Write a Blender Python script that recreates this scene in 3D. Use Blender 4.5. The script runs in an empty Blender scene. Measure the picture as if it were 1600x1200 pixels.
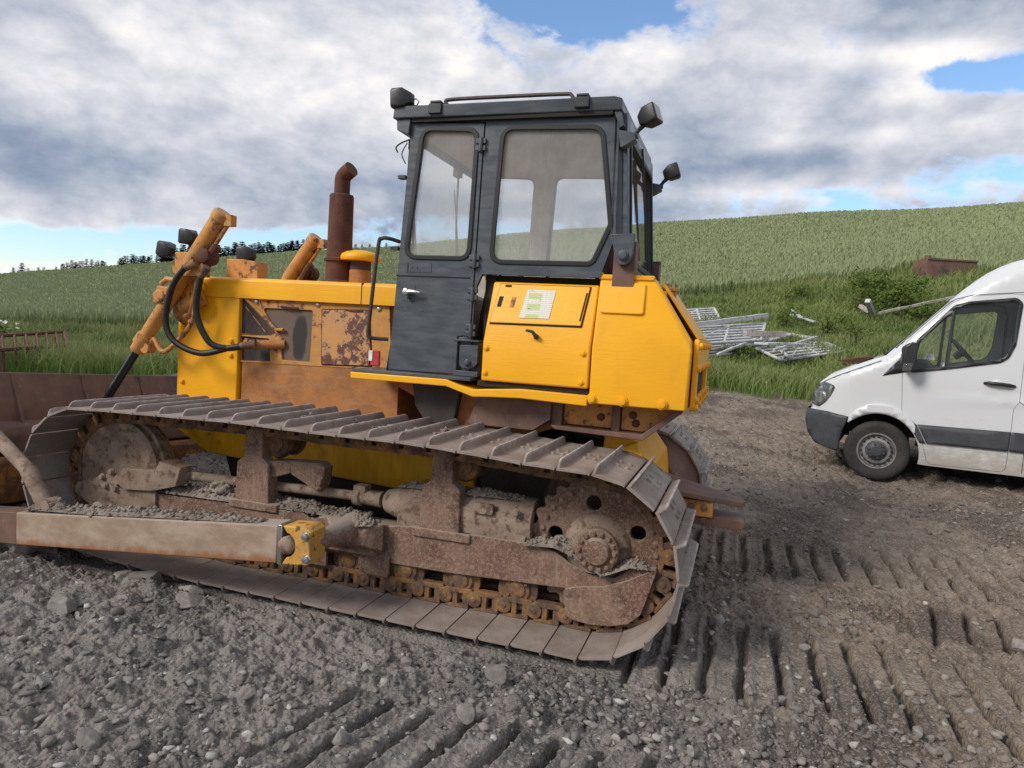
import bpy, bmesh, math, random
import numpy as np
from mathutils import Vector, Matrix
from math import radians, sin, cos, pi, atan2, hypot
random.seed(7); rng = np.random.default_rng(11)
scene = bpy.context.scene
COL = scene.collection

# ------------------------------------------------------------------ camera
CAM = np.array([0.778, -3.44, 1.62]); FPX = 1101.2
def _rot(y, p, r):
    cy, sy, cp, sp = cos(y), sin(y), cos(p), sin(p)
    f = np.array([sy*cp, cy*cp, -sp]); rt = np.array([cy, -sy, 0]); up = np.cross(rt, f)
    c, s = cos(r), sin(r)
    return c*rt+s*up, c*up-s*rt, f
CR, CU, CF = _rot(-.311415, .06933, .06031)
cd = bpy.data.cameras.new('camera'); cam = bpy.data.objects.new('camera', cd); COL.objects.link(cam)
cd.sensor_width = 36; cd.lens = FPX/1600*36; cd.clip_start = .05; cd.clip_end = 3000
m = Matrix.Identity(4)
for i in range(3):
    m[i][0], m[i][1], m[i][2], m[i][3] = CR[i], CU[i], -CF[i], CAM[i]
cam.matrix_world = m; scene.camera = cam

# ------------------------------------------------------------------ node helper
class NT:
    def __init__(s, tree): s.t = tree; s.n = tree.nodes; s.l = tree.links
    def new(s, typ, **kw):
        n = s.n.new(typ)
        for k, v in kw.items(): setattr(n, k, v)
        return n
    def put(s, sock, v):
        if hasattr(v, 'is_output'): s.l.new(v, sock)
        elif isinstance(v, (tuple, list)) and len(v) == 3 and sock.type == 'RGBA': sock.default_value = (*v, 1)
        else: sock.default_value = v
    def math(s, op, a, b=0., clamp=False):
        n = s.new('ShaderNodeMath', operation=op, use_clamp=clamp); s.put(n.inputs[0], a); s.put(n.inputs[1], b); return n.outputs[0]
    def mix(s, f, a, b, blend='MIX'):
        n = s.new('ShaderNodeMix', data_type='RGBA', blend_type=blend); s.put(n.inputs[0], f); s.put(n.inputs[6], a); s.put(n.inputs[7], b); return n.outputs[2]
    def ramp(s, f, lo, hi, a=0., b=1., smooth=True):
        n = s.new('ShaderNodeMapRange', interpolation_type='SMOOTHSTEP' if smooth else 'LINEAR'); n.clamp = True if not smooth else n.clamp
        for i, v in enumerate((f, lo, hi, a, b)): s.put(n.inputs[i], v)
        return n.outputs[0]
    def cramp(s, f, stops):
        n = s.new('ShaderNodeValToRGB'); s.put(n.inputs[0], f); e = n.color_ramp.elements
        while len(e) < len(stops): e.new(.5)
        for i, (p, c) in enumerate(stops): e[i].position = p; e[i].color = (*c, 1)
        return n.outputs[0]
    def noise(s, vec, scale, detail=6., rough=.55, dist=0., out=0):
        n = s.new('ShaderNodeTexNoise'); s.put(n.inputs['Vector'], vec); n.inputs['Scale'].default_value = scale
        n.inputs['Detail'].default_value = detail; n.inputs['Roughness'].default_value = rough; n.inputs['Distortion'].default_value = dist
        return n.outputs[out]
    def voro(s, vec, scale, feature='F1', out=0, rnd=1.):
        n = s.new('ShaderNodeTexVoronoi', feature=feature); s.put(n.inputs['Vector'], vec); n.inputs['Scale'].default_value = scale
        n.inputs['Randomness'].default_value = rnd
        return n.outputs[out]
    def mapv(s, vec, scale=(1, 1, 1), rot=(0, 0, 0), loc=(0, 0, 0)):
        n = s.new('ShaderNodeMapping'); s.put(n.inputs['Vector'], vec); n.inputs['Scale'].default_value = scale
        n.inputs['Rotation'].default_value = rot; n.inputs['Location'].default_value = loc; return n.outputs[0]
    def sep(s, vec):
        n = s.new('ShaderNodeSeparateXYZ'); s.put(n.inputs[0], vec); return n.outputs
    def comb(s, x, y, z):
        n = s.new('ShaderNodeCombineXYZ')
        for i, v in enumerate((x, y, z)): s.put(n.inputs[i], v)
        return n.outputs[0]
    def bump(s, h, strength=.3, dist=.01, nrm=None):
        n = s.new('ShaderNodeBump'); s.put(n.inputs['Height'], h); n.inputs['Strength'].default_value = strength; n.inputs['Distance'].default_value = dist
        if nrm is not None: s.put(n.inputs['Normal'], nrm)
        return n.outputs[0]

# ------------------------------------------------------------------ world
W = bpy.data.worlds.new('World'); scene.world = W; W.use_nodes = True
SUN_AZ, SUN_EL = radians(-138), radians(36)
def build_world():
    t = NT(W.node_tree); t.n.clear()
    out = t.new('ShaderNodeOutputWorld')
    sky = t.new('ShaderNodeTexSky', sky_type='NISHITA', sun_disc=False)
    sky.sun_elevation = SUN_EL; sky.sun_rotation = SUN_AZ; sky.ozone_density = 4.5; sky.dust_density = .3; sky.air_density = 1.1
    b1 = t.new('ShaderNodeBackground'); t.put(b1.inputs[0], sky.outputs[0]); b1.inputs[1].default_value = .15
    d = t.new('ShaderNodeTexCoord').outputs['Generated']
    x, y, z = t.sep(d)
    az = t.math('ARCTAN2', x, y); hor = t.math('SQRT', t.math('ADD', t.math('MULTIPLY', x, x), t.math('MULTIPLY', y, y)))
    el = t.math('DIVIDE', z, t.math('MAXIMUM', hor, .001))
    q = t.math('ADD', t.math('MAXIMUM', z, 0.), .21)
    P = t.comb(t.math('DIVIDE', x, q), t.math('DIVIDE', y, q), 0.)
    def gauss(a, e, sa, se, amp, tilt=0.):
        u = t.math('SUBTRACT', az, radians(a)); v = t.math('SUBTRACT', el, e)
        if tilt: v = t.math('SUBTRACT', v, t.math('MULTIPLY', u, tilt))
        u = t.math('DIVIDE', u, radians(sa)); v = t.math('DIVIDE', v, se)
        r = t.math('ADD', t.math('MULTIPLY', u, u), t.math('MULTIPLY', v, v))
        return t.math('MULTIPLY', t.math('EXPONENT', t.math('MULTIPLY', r, -1.)), amp)
    def total(base, gs):
        for g in gs: base = t.math('ADD', base, gauss(*g))
        return base
    P2 = t.mapv(d, (3.0, 3.0, 5.2), (0, 0, radians(20)), (3.7, 1.3, 0))
    big = t.noise(P2, .6, 3, .5, .2); mid = t.noise(P2, 1.5, 9, .60, .35); fine = t.noise(P2, 5., 8, .62, .3)
    bil2_ = t.math('ABSOLUTE', t.math('SUBTRACT', t.math('MULTIPLY', t.noise(P2, 6., 4, .55, .1), 2.), 1.))
    cov = t.math('ADD', t.math('MULTIPLY', big, .5), t.math('ADD', t.math('MULTIPLY', mid, .65), t.math('MULTIPLY', fine, .38)))   # about .75 mean
    cov = total(cov, [(-14.5, .475, 9, .055, -.50, -.1), (15.5, .332, 7, .020, -.42, -.1), (-48, .082, 22, .030, -.42, .1), (8, .50, 16, .06, .3), (4, .26, 16, .05, .16),
                      (-38, .30, 18, .2, .22), (0, .33, 10, .08, .16), (-50, .17, 26, .035, .2, .05), (-24, .15, 12, .02, -.18), (4, .22, 22, .05, -.12)])
    cov = t.math('ADD', cov, t.math('MULTIPLY', t.math('SUBTRACT', bil2_, .2), .22)); mask = t.ramp(cov, .57, .74)
    den = t.noise(t.mapv(P2, (1, 1, 1), (0, 0, 0), (.12, .2, 0)), 1.25, 9, .58, .35)
    puff = t.noise(P2, 3.4, 8, .62, .25)
    lum = t.math('ADD', t.math('MULTIPLY', t.math('SUBTRACT', den, .5), .9), t.math('MULTIPLY', t.math('SUBTRACT', puff, .5), .55))
    bil = t.math('ABSOLUTE', t.math('SUBTRACT', t.math('MULTIPLY', t.noise(P2, 1.5, 4, .5, .2), 2.), 1.)); bil2 = t.math('ABSOLUTE', t.math('SUBTRACT', t.math('MULTIPLY', t.noise(P2, 4.2, 5, .55, .15), 2.), 1.))
    lum = t.math('ADD', lum, t.math('ADD', t.math('MULTIPLY', bil, .60), t.math('MULTIPLY', bil2, .28)))
    lum = t.math('ADD', lum, .49)
    lum = total(lum, [(-48, .165, 24, .06, -.28, .06), (-55, .36, 7, .07, -.20), (-37, .31, 10, .09, .20), (-22, .36, 9, .07, .16), (-20, .16, 12, .06, -.25, .1),
                      (13, .44, 10, .06, -.22), (8, .375, 7, .016, .25, -.08), (0, .25, 14, .022, -.16, -.05), (5, .27, 10, .014, .22, .06), (4, .205, 14, .012, .25)])
    thin = t.math('MULTIPLY', t.math('SUBTRACT', 1., mask), .25)
    lum = t.math('ADD', lum, thin)
    col = t.cramp(lum, [(0., (.15, .205, .315)), (.3, (.29, .345, .45)), (.55, (.52, .55, .62)), (.8, (.78, .77, .80)), (1., (1.0, .95, .88))])
    b2 = t.new('ShaderNodeBackground'); t.put(b2.inputs[0], col); b2.inputs[1].default_value = .90
    mx = t.new('ShaderNodeMixShader'); t.put(mx.inputs[0], mask); t.put(mx.inputs[1], b1.outputs[0]); t.put(mx.inputs[2], b2.outputs[0])
    t.put(out.inputs[0], mx.outputs[0])
build_world()
sd = bpy.data.lights.new('sun', 'SUN'); sd.energy = 2.3; sd.angle = radians(18); sd.color = (1, .93, .84)
sun = bpy.data.objects.new('sun', sd); COL.objects.link(sun)
sv = Vector((sin(SUN_AZ)*cos(SUN_EL), cos(SUN_AZ)*cos(SUN_EL), sin(SUN_EL)))
sun.rotation_euler = sv.to_track_quat('Z', 'Y').to_euler(); sun.location = (-8, -14, 14)
vs = scene.view_settings; vs.view_transform = 'Standard'; vs.look = 'None'; vs.exposure = 0.32; vs.gamma = 1
scene.cycles.max_bounces = 8; scene.cycles.transparent_max_bounces = 12

# ------------------------------------------------------------------ mesh helpers
class MB:
    def __init__(s): s.v = []; s.f = []
    def add(s, vs_, fs_):
        o = len(s.v); s.v += [tuple(p) for p in vs_]; s.f += [tuple(i+o for i in f) for f in fs_]; return s
    def box(s, x0, x1, y0, y1, z0, z1, M=None):
        vs_ = [Vector((x, y, z)) for x in (x0, x1) for y in (y0, y1) for z in (z0, z1)]
        if M: vs_ = [M @ p for p in vs_]
        return s.add(vs_, [(0, 1, 3, 2), (4, 6, 7, 5), (0, 4, 5, 1), (2, 3, 7, 6), (0, 2, 6, 4), (1, 5, 7, 3)])
    def prism(s, poly, y0, y1, fn=None):            # poly in (x,z) extruded along y (or mapped by fn(a,b,t))
        n = len(poly)
        if sum(poly[i][0]*poly[(i+1) % n][1]-poly[(i+1) % n][0]*poly[i][1] for i in range(n)) < 0: poly = poly[::-1]
        fn = fn or (lambda a, b, t: (a, t, b))
        vs_ = [fn(a, b, y0) for a, b in poly]+[fn(a, b, y1) for a, b in poly]
        return s.add(vs_, [tuple(range(n)), tuple(range(2*n-1, n-1, -1))]+[(i, i+n, (i+1) % n+n, (i+1) % n) for i in range(n)])
    def tube(s, pts, r, n=12, cap=True):
        pts = [Vector(p) for p in pts]; k = len(pts)
        rs = r if isinstance(r, (list, tuple)) else [r]*k
        t0 = (pts[1]-pts[0]).normalized(); a = t0.orthogonal().normalized(); vs_ = []; 
        for i, p in enumerate(pts):
            t = (pts[min(i+1, k-1)]-pts[max(i-1, 0)]).normalized()
            a = (a-t*a.dot(t)).normalized(); b = t.cross(a)
            vs_ += [p+(a*cos(2*pi*j/n)+b*sin(2*pi*j/n))*rs[i] for j in range(n)]
        fs_ = [(i*n+j, i*n+(j+1) % n, (i+1)*n+(j+1) % n, (i+1)*n+j) for i in range(k-1) for j in range(n)]
        if cap: fs_ += [tuple(range(n-1, -1, -1)), tuple(range((k-1)*n, k*n))]
        return s.add(vs_, fs_)
    def lathe(s, o, axis, prof, n=32):              # prof: list of (distance along axis, radius)
        o = Vector(o); ax = Vector(axis).normalized(); a = ax.orthogonal().normalized(); b = ax.cross(a)
        vs_ = [o+ax*h+(a*cos(2*pi*j/n)+b*sin(2*pi*j/n))*max(r, 1e-4) for h, r in prof for j in range(n)]
        k = len(prof)
        fs_ = [(i*n+j, i*n+(j+1) % n, (i+1)*n+(j+1) % n, (i+1)*n+j) for i in range(k-1) for j in range(n)]
        fs_ += [tuple(range(n-1, -1, -1)), tuple(range((k-1)*n, k*n))]
        return s.add(vs_, fs_)
    def hull(s, pts):
        bm = bmesh.new()
        for p in pts: bm.verts.new(p)
        r = bmesh.ops.convex_hull(bm, input=bm.verts); 
        bmesh.ops.dissolve_limit(bm, angle_limit=.02, verts=bm.verts, edges=bm.edges)
        bm.verts.index_update(); s.add([v.co.copy() for v in bm.verts], [[v.index for v in f.verts] for f in bm.faces]); bm.free(); return s
    def each(s, name, mt, parent=None, **kw):       # one object for each separate piece
        par = list(range(len(s.v)))
        def find(i):
            while par[i] != i: par[i] = par[par[i]]; i = par[i]
            return i
        for f in s.f:
            for k in f[1:]: par[find(k)] = find(f[0])
        grp = {}
        for f in s.f: grp.setdefault(find(f[0]), []).append(f)
        for fs_ in grp.values():
            ids = sorted({i for f in fs_ for i in f}); mp = {i: k for k, i in enumerate(ids)}
            b = MB(); b.v = [s.v[i] for i in ids]; b.f = [tuple(mp[i] for i in f) for f in fs_]; b.build(name, mt, parent, **kw)
    def build(s, name, mt, parent=None, bevel=0., seg=2, smooth=40, solid=0.):
        me = bpy.data.meshes.new(name); me.from_pydata(s.v, [], s.f); me.materials.append(mt)
        bm = bmesh.new(); bm.from_mesh(me); bmesh.ops.recalc_face_normals(bm, faces=bm.faces); bm.to_mesh(me); bm.free()
        return link(name, me, parent, bevel, seg, smooth, solid)
def link(name, me, parent=None, bevel=0., seg=2, smooth=40, solid=0.):
    if smooth:
        me.polygons.foreach_set('use_smooth', [True]*len(me.polygons)); me.set_sharp_from_angle(angle=radians(smooth))
    o = bpy.data.objects.new(name, me); COL.objects.link(o)
    if solid:
        md = o.modifiers.new('solidify', 'SOLIDIFY'); md.thickness = solid; md.offset = 0
    if bevel:
        md = o.modifiers.new('bevel', 'BEVEL'); md.width = bevel; md.segments = seg; md.limit_method = 'ANGLE'; md.angle_limit = radians(35)
    if parent is not None: adopt(o, parent)
    return o
def root_matrix(p):
    M = Matrix.Identity(4)
    while p is not None: M = p.matrix_basis @ M if p.parent is None else p.matrix_parent_inverse @ p.matrix_basis @ M; p = p.parent
    return M
def adopt(o, parent):                               # keep world coordinates of the child
    o.parent = parent; o.matrix_parent_inverse = root_matrix(parent).inverted()
def thing(name, label, cat, loc, group=None):
    o = bpy.data.objects.new(name, None); COL.objects.link(o); o.location = loc; o.empty_display_size = .2
    return tag(o, label, cat, group)
def tag(o, label, cat, group=None, kind=None):
    if label: o['label'] = label
    if cat: o['category'] = cat
    if group: o['group'] = group
    if kind: o['kind'] = kind
    return o
def rpoly(pts, r, n=5):
    out = []; k = len(pts)
    for i in range(k):
        p = Vector(pts[i]); a = Vector(pts[i-1])-p; b = Vector(pts[(i+1) % k])-p
        rr = r[i] if isinstance(r, (list, tuple)) else r
        if rr <= 0: out.append(tuple(p)); continue
        ang = a.angle(b); d = min(rr/math.tan(ang/2), a.length*.45, b.length*.45)
        p0 = p+a.normalized()*d; p1 = p+b.normalized()*d
        for j in range(n+1):
            t = j/n; out.append(tuple(p0*(1-t)**2+p*2*t*(1-t)+p1*t*t))
    return out
def inset(pts, d):
    k = len(pts); A = sum(pts[i][0]*pts[(i+1) % k][1]-pts[(i+1) % k][0]*pts[i][1] for i in range(k)); sg = 1 if A > 0 else -1
    out = []
    for i in range(k):
        p, a, b = Vector(pts[i]), Vector(pts[i-1]), Vector(pts[(i+1) % k])
        t = ((p-a).normalized()+(b-p).normalized()).normalized(); nn = Vector((-t.y, t.x))*sg
        c = max(.4, abs(((p-a).normalized()).dot(t))); out.append(tuple(p+nn*d/c))
    return out
def panel(name, outline, holes, fn, mt, parent=None, solid=.02, bevel=.004, cuts=None, smooth=35):
    bm = bmesh.new(); edges = []
    for loop in [outline]+list(holes):
        vs_ = [bm.verts.new((a, b, 0)) for a, b in loop]
        edges += [bm.edges.new((vs_[i], vs_[(i+1) % len(vs_)])) for i in range(len(vs_))]
    bmesh.ops.triangle_fill(bm, use_beauty=True, use_dissolve=False, edges=edges)
    if cuts:
        for axis, vals in cuts:
            for c in vals:
                co = (c, 0, 0) if axis == 0 else (0, c, 0); no = (1, 0, 0) if axis == 0 else (0, 1, 0)
                bmesh.ops.bisect_plane(bm, geom=bm.verts[:]+bm.edges[:]+bm.faces[:], plane_co=co, plane_no=no)
    else:
        bmesh.ops.dissolve_limit(bm, angle_limit=.01, verts=bm.verts, edges=bm.edges)
    for v in bm.verts: v.co = Vector(fn(v.co.x, v.co.y))
    bmesh.ops.recalc_face_normals(bm, faces=bm.faces)
    me = bpy.data.meshes.new(name); bm.to_mesh(me); bm.free(); me.materials.append(mt)
    return link(name, me, parent, bevel, 2, smooth if cuts else 0, solid)
def np_mesh(name, verts, faces_flat, sizes, mt, smooth=False, attr=None):
    me = bpy.data.meshes.new(name); me.vertices.add(len(verts)); me.vertices.foreach_set('co', np.asarray(verts, np.float32).ravel())
    me.loops.add(len(faces_flat)); me.loops.foreach_set('vertex_index', np.asarray(faces_flat, np.int32))
    st = np.concatenate([[0], np.cumsum(sizes)[:-1]]).astype(np.int32)
    me.polygons.add(len(sizes)); me.polygons.foreach_set('loop_start', st)
    me.update(calc_edges=True); me.validate()
    if smooth: me.polygons.foreach_set('use_smooth', np.ones(len(me.polygons), bool))
    for k, a in (attr or {}).items():
        at = me.attributes.new(k, 'FLOAT', 'POINT'); at.data.foreach_set('value', np.asarray(a, np.float32))
    me.materials.append(mt)
    o = bpy.data.objects.new(name, me); COL.objects.link(o); return o
def copy_tree(o, parent=None):
    c = o.copy(); COL.objects.link(c)
    if parent is not None: c.parent = parent
    for ch in list(o.children): copy_tree(ch, c)
    return c

# ------------------------------------------------------------------ terrain
def vnoise(x, y, seed=0):
    xi, yi = np.floor(x).astype(np.int64), np.floor(y).astype(np.int64); xf, yf = x-xi, y-yi
    def h(a, b):
        n = (a*374761393+b*668265263+seed*974634777) & 0xffffffff
        n = ((n ^ (n >> 13))*1274126177) & 0xffffffff
        return ((n ^ (n >> 16)) & 0xffff)/65535.
    u, v = xf*xf*(3-2*xf), yf*yf*(3-2*yf)
    return (h(xi, yi)*(1-u)+h(xi+1, yi)*u)*(1-v)+(h(xi, yi+1)*(1-u)+h(xi+1, yi+1)*u)*v
def fbm(x, y, f, oct_=4, seed=0, gain=.5):
    s, a, t = 0, 1, 0
    for i in range(oct_):
        s = s+a*(vnoise(x*f+17.3*i, y*f-9.1*i, seed+i)-.5); t += a; a *= gain; f *= 2.03
    return s/t
TH = [-60, -54, -43.4, -35, -28, -18.6, -7.5, 3.3, 10.4, 17, 23.3]
E_R = [.0186, .0364, .0704, .0971, .1135, .1441, .1681, .183, .187, .1892, .1875]
E_W = [-.035, -.0292, -.0188, -.006, .010, .038, .063, .0845, .1025, .1034, .1034]
E_E = [-.0855, -.0844, -.0804, -.080, -.0792, -.068, -.0585, -.0600, -.0610, -.055, -.05]
def polar(x, y):
    dx, dy = x-CAM[0], y-CAM[1]; return np.degrees(np.arctan2(dx, dy)), np.maximum(np.hypot(dx, dy), .01)
def zones(th):
    return np.interp(th, [-54, -30, 18], [11.5, 13, 17.5]), np.interp(th, [-54, 18], [26, 33]), np.interp(th, [-60, -30, -8, 18], [125, 112, 88, 76])
def base_z(x, y):
    th, d = polar(x, y); dE, dW, dR = zones(th)
    eE, eW, eR = np.interp(th, TH, E_E), np.interp(th, TH, E_W), np.interp(th, TH, E_R)-.78/dR
    zE = CAM[2]+dE*eE
    z1 = zE*np.clip((d-6.3)/(dE-6.3), 0, 1)**.8
    ld = np.log(d); a, b, c = np.log(dE), np.log(dW), np.log(dR)
    e = np.where(d < dW, eE+(eW-eE)*np.clip((ld-a)/(b-a), 0, 1), eW+(eR-eW)*np.clip((ld-b)/(c-b), 0, 1)**.9)
    e = np.where(d > dR, eR-.0035*(d-dR)/dR, e)
    z = np.where(d < dE, z1, CAM[2]+d*e)
    w = np.clip((150-np.abs(th+18))/60, 0, 1); w = w*w*(3-2*w)
    return z*w
def grassness(x, y):
    th, d = polar(x, y); dE = zones(th)[0]
    return np.clip((d-dE+fbm(x, y, .5, 3, 40)*5)/1.2+.5, 0, 1)
def groove(x, y):
    wob = fbm(x, y, 2.5, 2, 5)*.022+fbm(x, y, 16., 2, 15)*.022
    g = 0; flat = 0
    for (ya, yb, xa, xb, x0) in ((-.06, .86, .30, 5.5, .905), (2.06, 2.92, .35, 7.5, .905), (-1.55, -.72, -.9, 4.2, .95), (1.05, 1.85, 1.9, 6.5, .87)):
        rag = fbm(x, y, 3.3, 4, 9)*.42
        gate = np.clip((y+rag-ya)/.06, 0, 1)*np.clip((yb-y-rag)/.06, 0, 1)*np.clip((x-xa)/.1, 0, 1)*np.clip((xb-x)/.8, 0, 1)
        xs = x+wob-(y-ya)*(0.0 if x0 == .905 else .22)
        u = (xs-x0)/.182; u = np.abs(u-np.round(u))*.182
        amp = np.clip(.95+fbm(x, y, 1.6, 3, 77)*2.0, .0, 1.15)
        g = g+gate*amp*(np.exp(-(u/.019)**4)-.22*np.exp(-((u-.045)/.016)**2)); flat = np.maximum(flat, gate)
    return g, flat
def ground_z(x, y):
    x = np.asarray(x, float); y = np.asarray(y, float)
    th, d = polar(x, y); z = base_z(x, y)
    dirt = 1-grassness(x, y)
    g, flat = groove(x, y)
    near = np.clip((45-d)/30, 0, 1)
    under = np.clip(1-np.maximum(np.maximum(-y-.02, y-.9), np.maximum(-3.3-x, x-.35))/.12, 0, 1)          # under the near track
    rough = dirt*(1-.72*flat)
    n = .10*fbm(x, y, .55, 3, 1)+.075*fbm(x, y, 2.1, 3, 2)*rough
    n = n+(.075*np.abs(fbm(x, y, 5., 4, 3))*2-.02)*rough+(.055*np.abs(fbm(x, y, 13., 3, 4))*2-.01)*rough+.026*np.abs(fbm(x, y, 38., 2, 6))*2*rough*np.clip((11-d)/5, 0, 1)
    heap = .09*np.exp(-((x+3.9)/.7)**2-((y+.65)/.40)**2)+.01*np.exp(-((x+1.7)/1.2)**2-((y+.75)/.5)**2)
    n = n*near*(1-.8*under)-.012*under*0+heap*(1-under)-.05*under-.035*np.clip(1+(y+.02)/.5, 0, 1)*(y < 0)*np.clip((x+3.6)/.4, 0, 1)*np.clip((.2-x)/.4, 0, 1)
    return z+n-.085*g*(.5+.5*near)+.012*flat*near
def at(px, py, lift=0.):                             # where the camera's ray through a photo pixel meets the terrain
    d = CF*FPX+CR*(px-800)-CU*(py-600); d = d/np.linalg.norm(d); t = np.geomspace(1.5, 600, 6000)
    P = CAM+d*t[:, None]; below = P[:, 2] < base_z(P[:, 0], P[:, 1])+lift
    i = int(np.argmax(below)) if below.any() else -1
    p = P[i]; return Vector((p[0], p[1], float(ground_z(p[0], p[1]))))
def ray_y(px, py, dist):                             # point at a depth along a pixel's ray
    d = CF*FPX+CR*(px-800)-CU*(py-600); return Vector(CAM+d*(dist/FPX))
# ------------------------------------------------------------------ materials
def mat(name, fn):
    mt = bpy.data.materials.new(name); mt.use_nodes = True; t = NT(mt.node_tree); b = t.n['Principled BSDF']
    pos = t.new('ShaderNodeNewGeometry').outputs['Position']
    def S(**kw):
        for k, v in kw.items(): t.put(b.inputs[{'col': 'Base Color', 'rough': 'Roughness', 'metal': 'Metallic', 'nrm': 'Normal', 'coat': 'Coat Weight', 'spec': 'Specular IOR Level', 'coatr': 'Coat Roughness'}[k]], v)
    fn(t, S, pos, b); return mt
def dusty(t, col, pos, dust=(.30, .25, .205), amt=.8, lo=.35):
    nz = t.sep(t.new('ShaderNodeNewGeometry').outputs['True Normal'])[2]
    f = t.math('ADD', nz, t.math('MULTIPLY', t.math('SUBTRACT', t.noise(pos, 9, 6, .65), .5), 1.6))
    return t.mix(t.ramp(f, lo, lo+.45, 0., amt), col, dust)
def m_yellow(t, S, p, b):
    st = t.noise(t.mapv(p, (3, 3, 26)), 3.2, 7, .6); big = t.noise(p, 2.2, 4)
    c = t.mix(t.ramp(big, .35, .7), (.83, .385, .004), (.90, .43, .006)); c = t.mix(t.ramp(st, .62, .75, 0, .35), c, (.70, .29, .004))
    sc = t.ramp(t.noise(p, 23, 8, .7), .70, .74); sc = t.math('MULTIPLY', sc, t.ramp(big, .45, .62)); c = t.mix(sc, c, (.42, .2, .06))
    c = t.mix(t.ramp(t.noise(t.mapv(p, (5, 5, 60)), 5., 5, .6), .66, .72, 0, .5), c, (.95, .55, .06)); c = t.mix(t.ramp(t.noise(p, 3.1, 8, .72), .60, .72, 0, .35), c, (.62, .34, .07)); grime = t.ramp(t.noise(t.mapv(p, (7, 7, 1.4)), 2.4, 8, .68), .56, .78, 0, .30); c = t.mix(grime, c, (.52, .25, .02))
    S(col=c, rough=t.ramp(st, .3, .7, .34, .50), nrm=t.bump(t.math('ADD', st, t.math('MULTIPLY', t.noise(p, 38, 4), .5)), .20, .006), spec=.4)
def m_yellow_grimy(t, S, p, b):
    st = t.noise(t.mapv(p, (14, 14, 1.2)), 2., 8, .65); n = t.noise(p, 6, 8, .65)
    c = t.mix(t.ramp(st, .38, .7), (.80, .42, .006), (.62, .33, .012)); c = t.mix(t.ramp(n, .58, .70), c, (.28, .15, .05))
    S(col=c, rough=.55, nrm=t.bump(n, .3, .006))
def m_yellow_old(t, S, p, b):
    n = t.noise(p, 17, 9, .66); big = t.noise(p, 3.1, 3); f = t.noise(p, 5, 6)
    c = t.mix(t.ramp(f, .3, .7), (.60, .27, .045), (.50, .235, .06))
    k = t.math('ADD', t.math('ADD', t.math('MULTIPLY', n, .75), t.math('MULTIPLY', t.noise(p, 60, 5, .7), .28)), t.math('MULTIPLY', big, .45)); c = t.mix(t.ramp(k, .64, .82, 0, .55), c, (.36, .17, .06)); c = t.mix(t.ramp(t.noise(t.mapv(p, (16, 16, 1.3)), 2., 7, .66), .58, .74, 0, .5), c, (.30, .14, .06)); c = t.mix(t.ramp(k, .80, .835), c, t.mix(t.noise(p, 40), (.085, .032, .022), (.17, .065, .03)))
    S(col=dusty(t, c, p, (.42, .27, .14), .5, .5), rough=.6, nrm=t.bump(n, .35, .004))
def m_yellow_worn(t, S, p, b):                       # yellow paint rubbed through and greased
    n = t.noise(p, 24, 9, .7); g = t.noise(p, 9, 8, .7)
    c = t.mix(t.ramp(g, .35, .7), (.62, .34, .05), (.42, .22, .06)); c = t.mix(t.ramp(n, .56, .62), c, (.07, .045, .035)); c = t.mix(t.ramp(t.noise(p, 15, 8, .7), .56, .68, 0, .7), c, (.30, .23, .17))
    S(col=c, rough=.65, nrm=t.bump(n, .4, .004))
def m_rust_panel(t, S, p, b):                        # faded paint with big rust scabs
    n = t.noise(p, 13, 9, .68); big = t.noise(t.mapv(p, (1, 1, .8), (0, 0, 0), (.2, 0, .4)), 4.2, 3)
    c = t.mix(t.noise(p, 6, 5), (.58, .24, .05), (.52, .29, .13))
    k = t.math('ADD', t.math('ADD', t.math('MULTIPLY', n, .7), t.math('MULTIPLY', t.noise(p, 55, 5, .7), .35)), t.math('MULTIPLY', big, .75)); c = t.mix(t.ramp(k, .78, .92, 0, .5), c, (.40, .24, .14)); c = t.mix(t.ramp(k, .90, .94), c, t.mix(t.noise(p, 60), (.075, .030, .024), (.16, .065, .04)))
    S(col=c, rough=.65, nrm=t.bump(n, .3, .004))
def m_tan(t, S, p, b):
    n = t.noise(p, 8, 9, .7); f = t.noise(p, 55, 6, .7); l = t.noise(t.mapv(p, (.5, .5, 5)), 7, 7, .65)
    c = t.mix(t.ramp(n, .35, .68), (.42, .17, .045), (.27, .115, .042)); c = t.mix(t.ramp(l, .5, .72), c, (.36, .20, .10)); c = t.mix(t.ramp(f, .58, .66, 0, .7), c, (.14, .06, .035))
    S(col=c, rough=.75, nrm=t.bump(f, .3, .004))
def m_grille(t, S, p, b):
    x, y, z = t.sep(p)
    w = t.math('ABSOLUTE', t.math('SINE', t.math('MULTIPLY', z, 420.))); n = t.noise(p, 5, 7, .6)
    c = t.mix(t.ramp(n, .35, .7), (.17, .10, .06), (.115, .085, .065))
    u = t.math('DIVIDE', t.math('SUBTRACT', x, t.math('ADD', -2.365, t.math('MULTIPLY', t.math('SUBTRACT', n, .5), .10))), .062); v = t.math('DIVIDE', t.math('SUBTRACT', z, 1.50), .175)
    r = t.math('ADD', t.math('POWER', t.math('ABSOLUTE', u), 2.5), t.math('POWER', t.math('ABSOLUTE', v), 2.5))
    c = t.mix(t.ramp(r, .6, 1.15, 1, 0), c, (.022, .020, .018))        # dark upright oval patch with a wavering edge
    S(col=c, rough=.7, nrm=t.bump(w, .35, .003))
def m_rust_dark(t, S, p, b):
    n = t.noise(p, 11, 9, .7); f = t.noise(p, 90, 5, .7)
    c = t.mix(t.ramp(n, .35, .65), (.075, .026, .017), (.125, .046, .027)); c = t.mix(t.ramp(f, .55, .7, 0, .5), c, (.19, .08, .045))
    S(col=c, rough=.85, nrm=t.bump(f, .4, .004))
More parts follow.
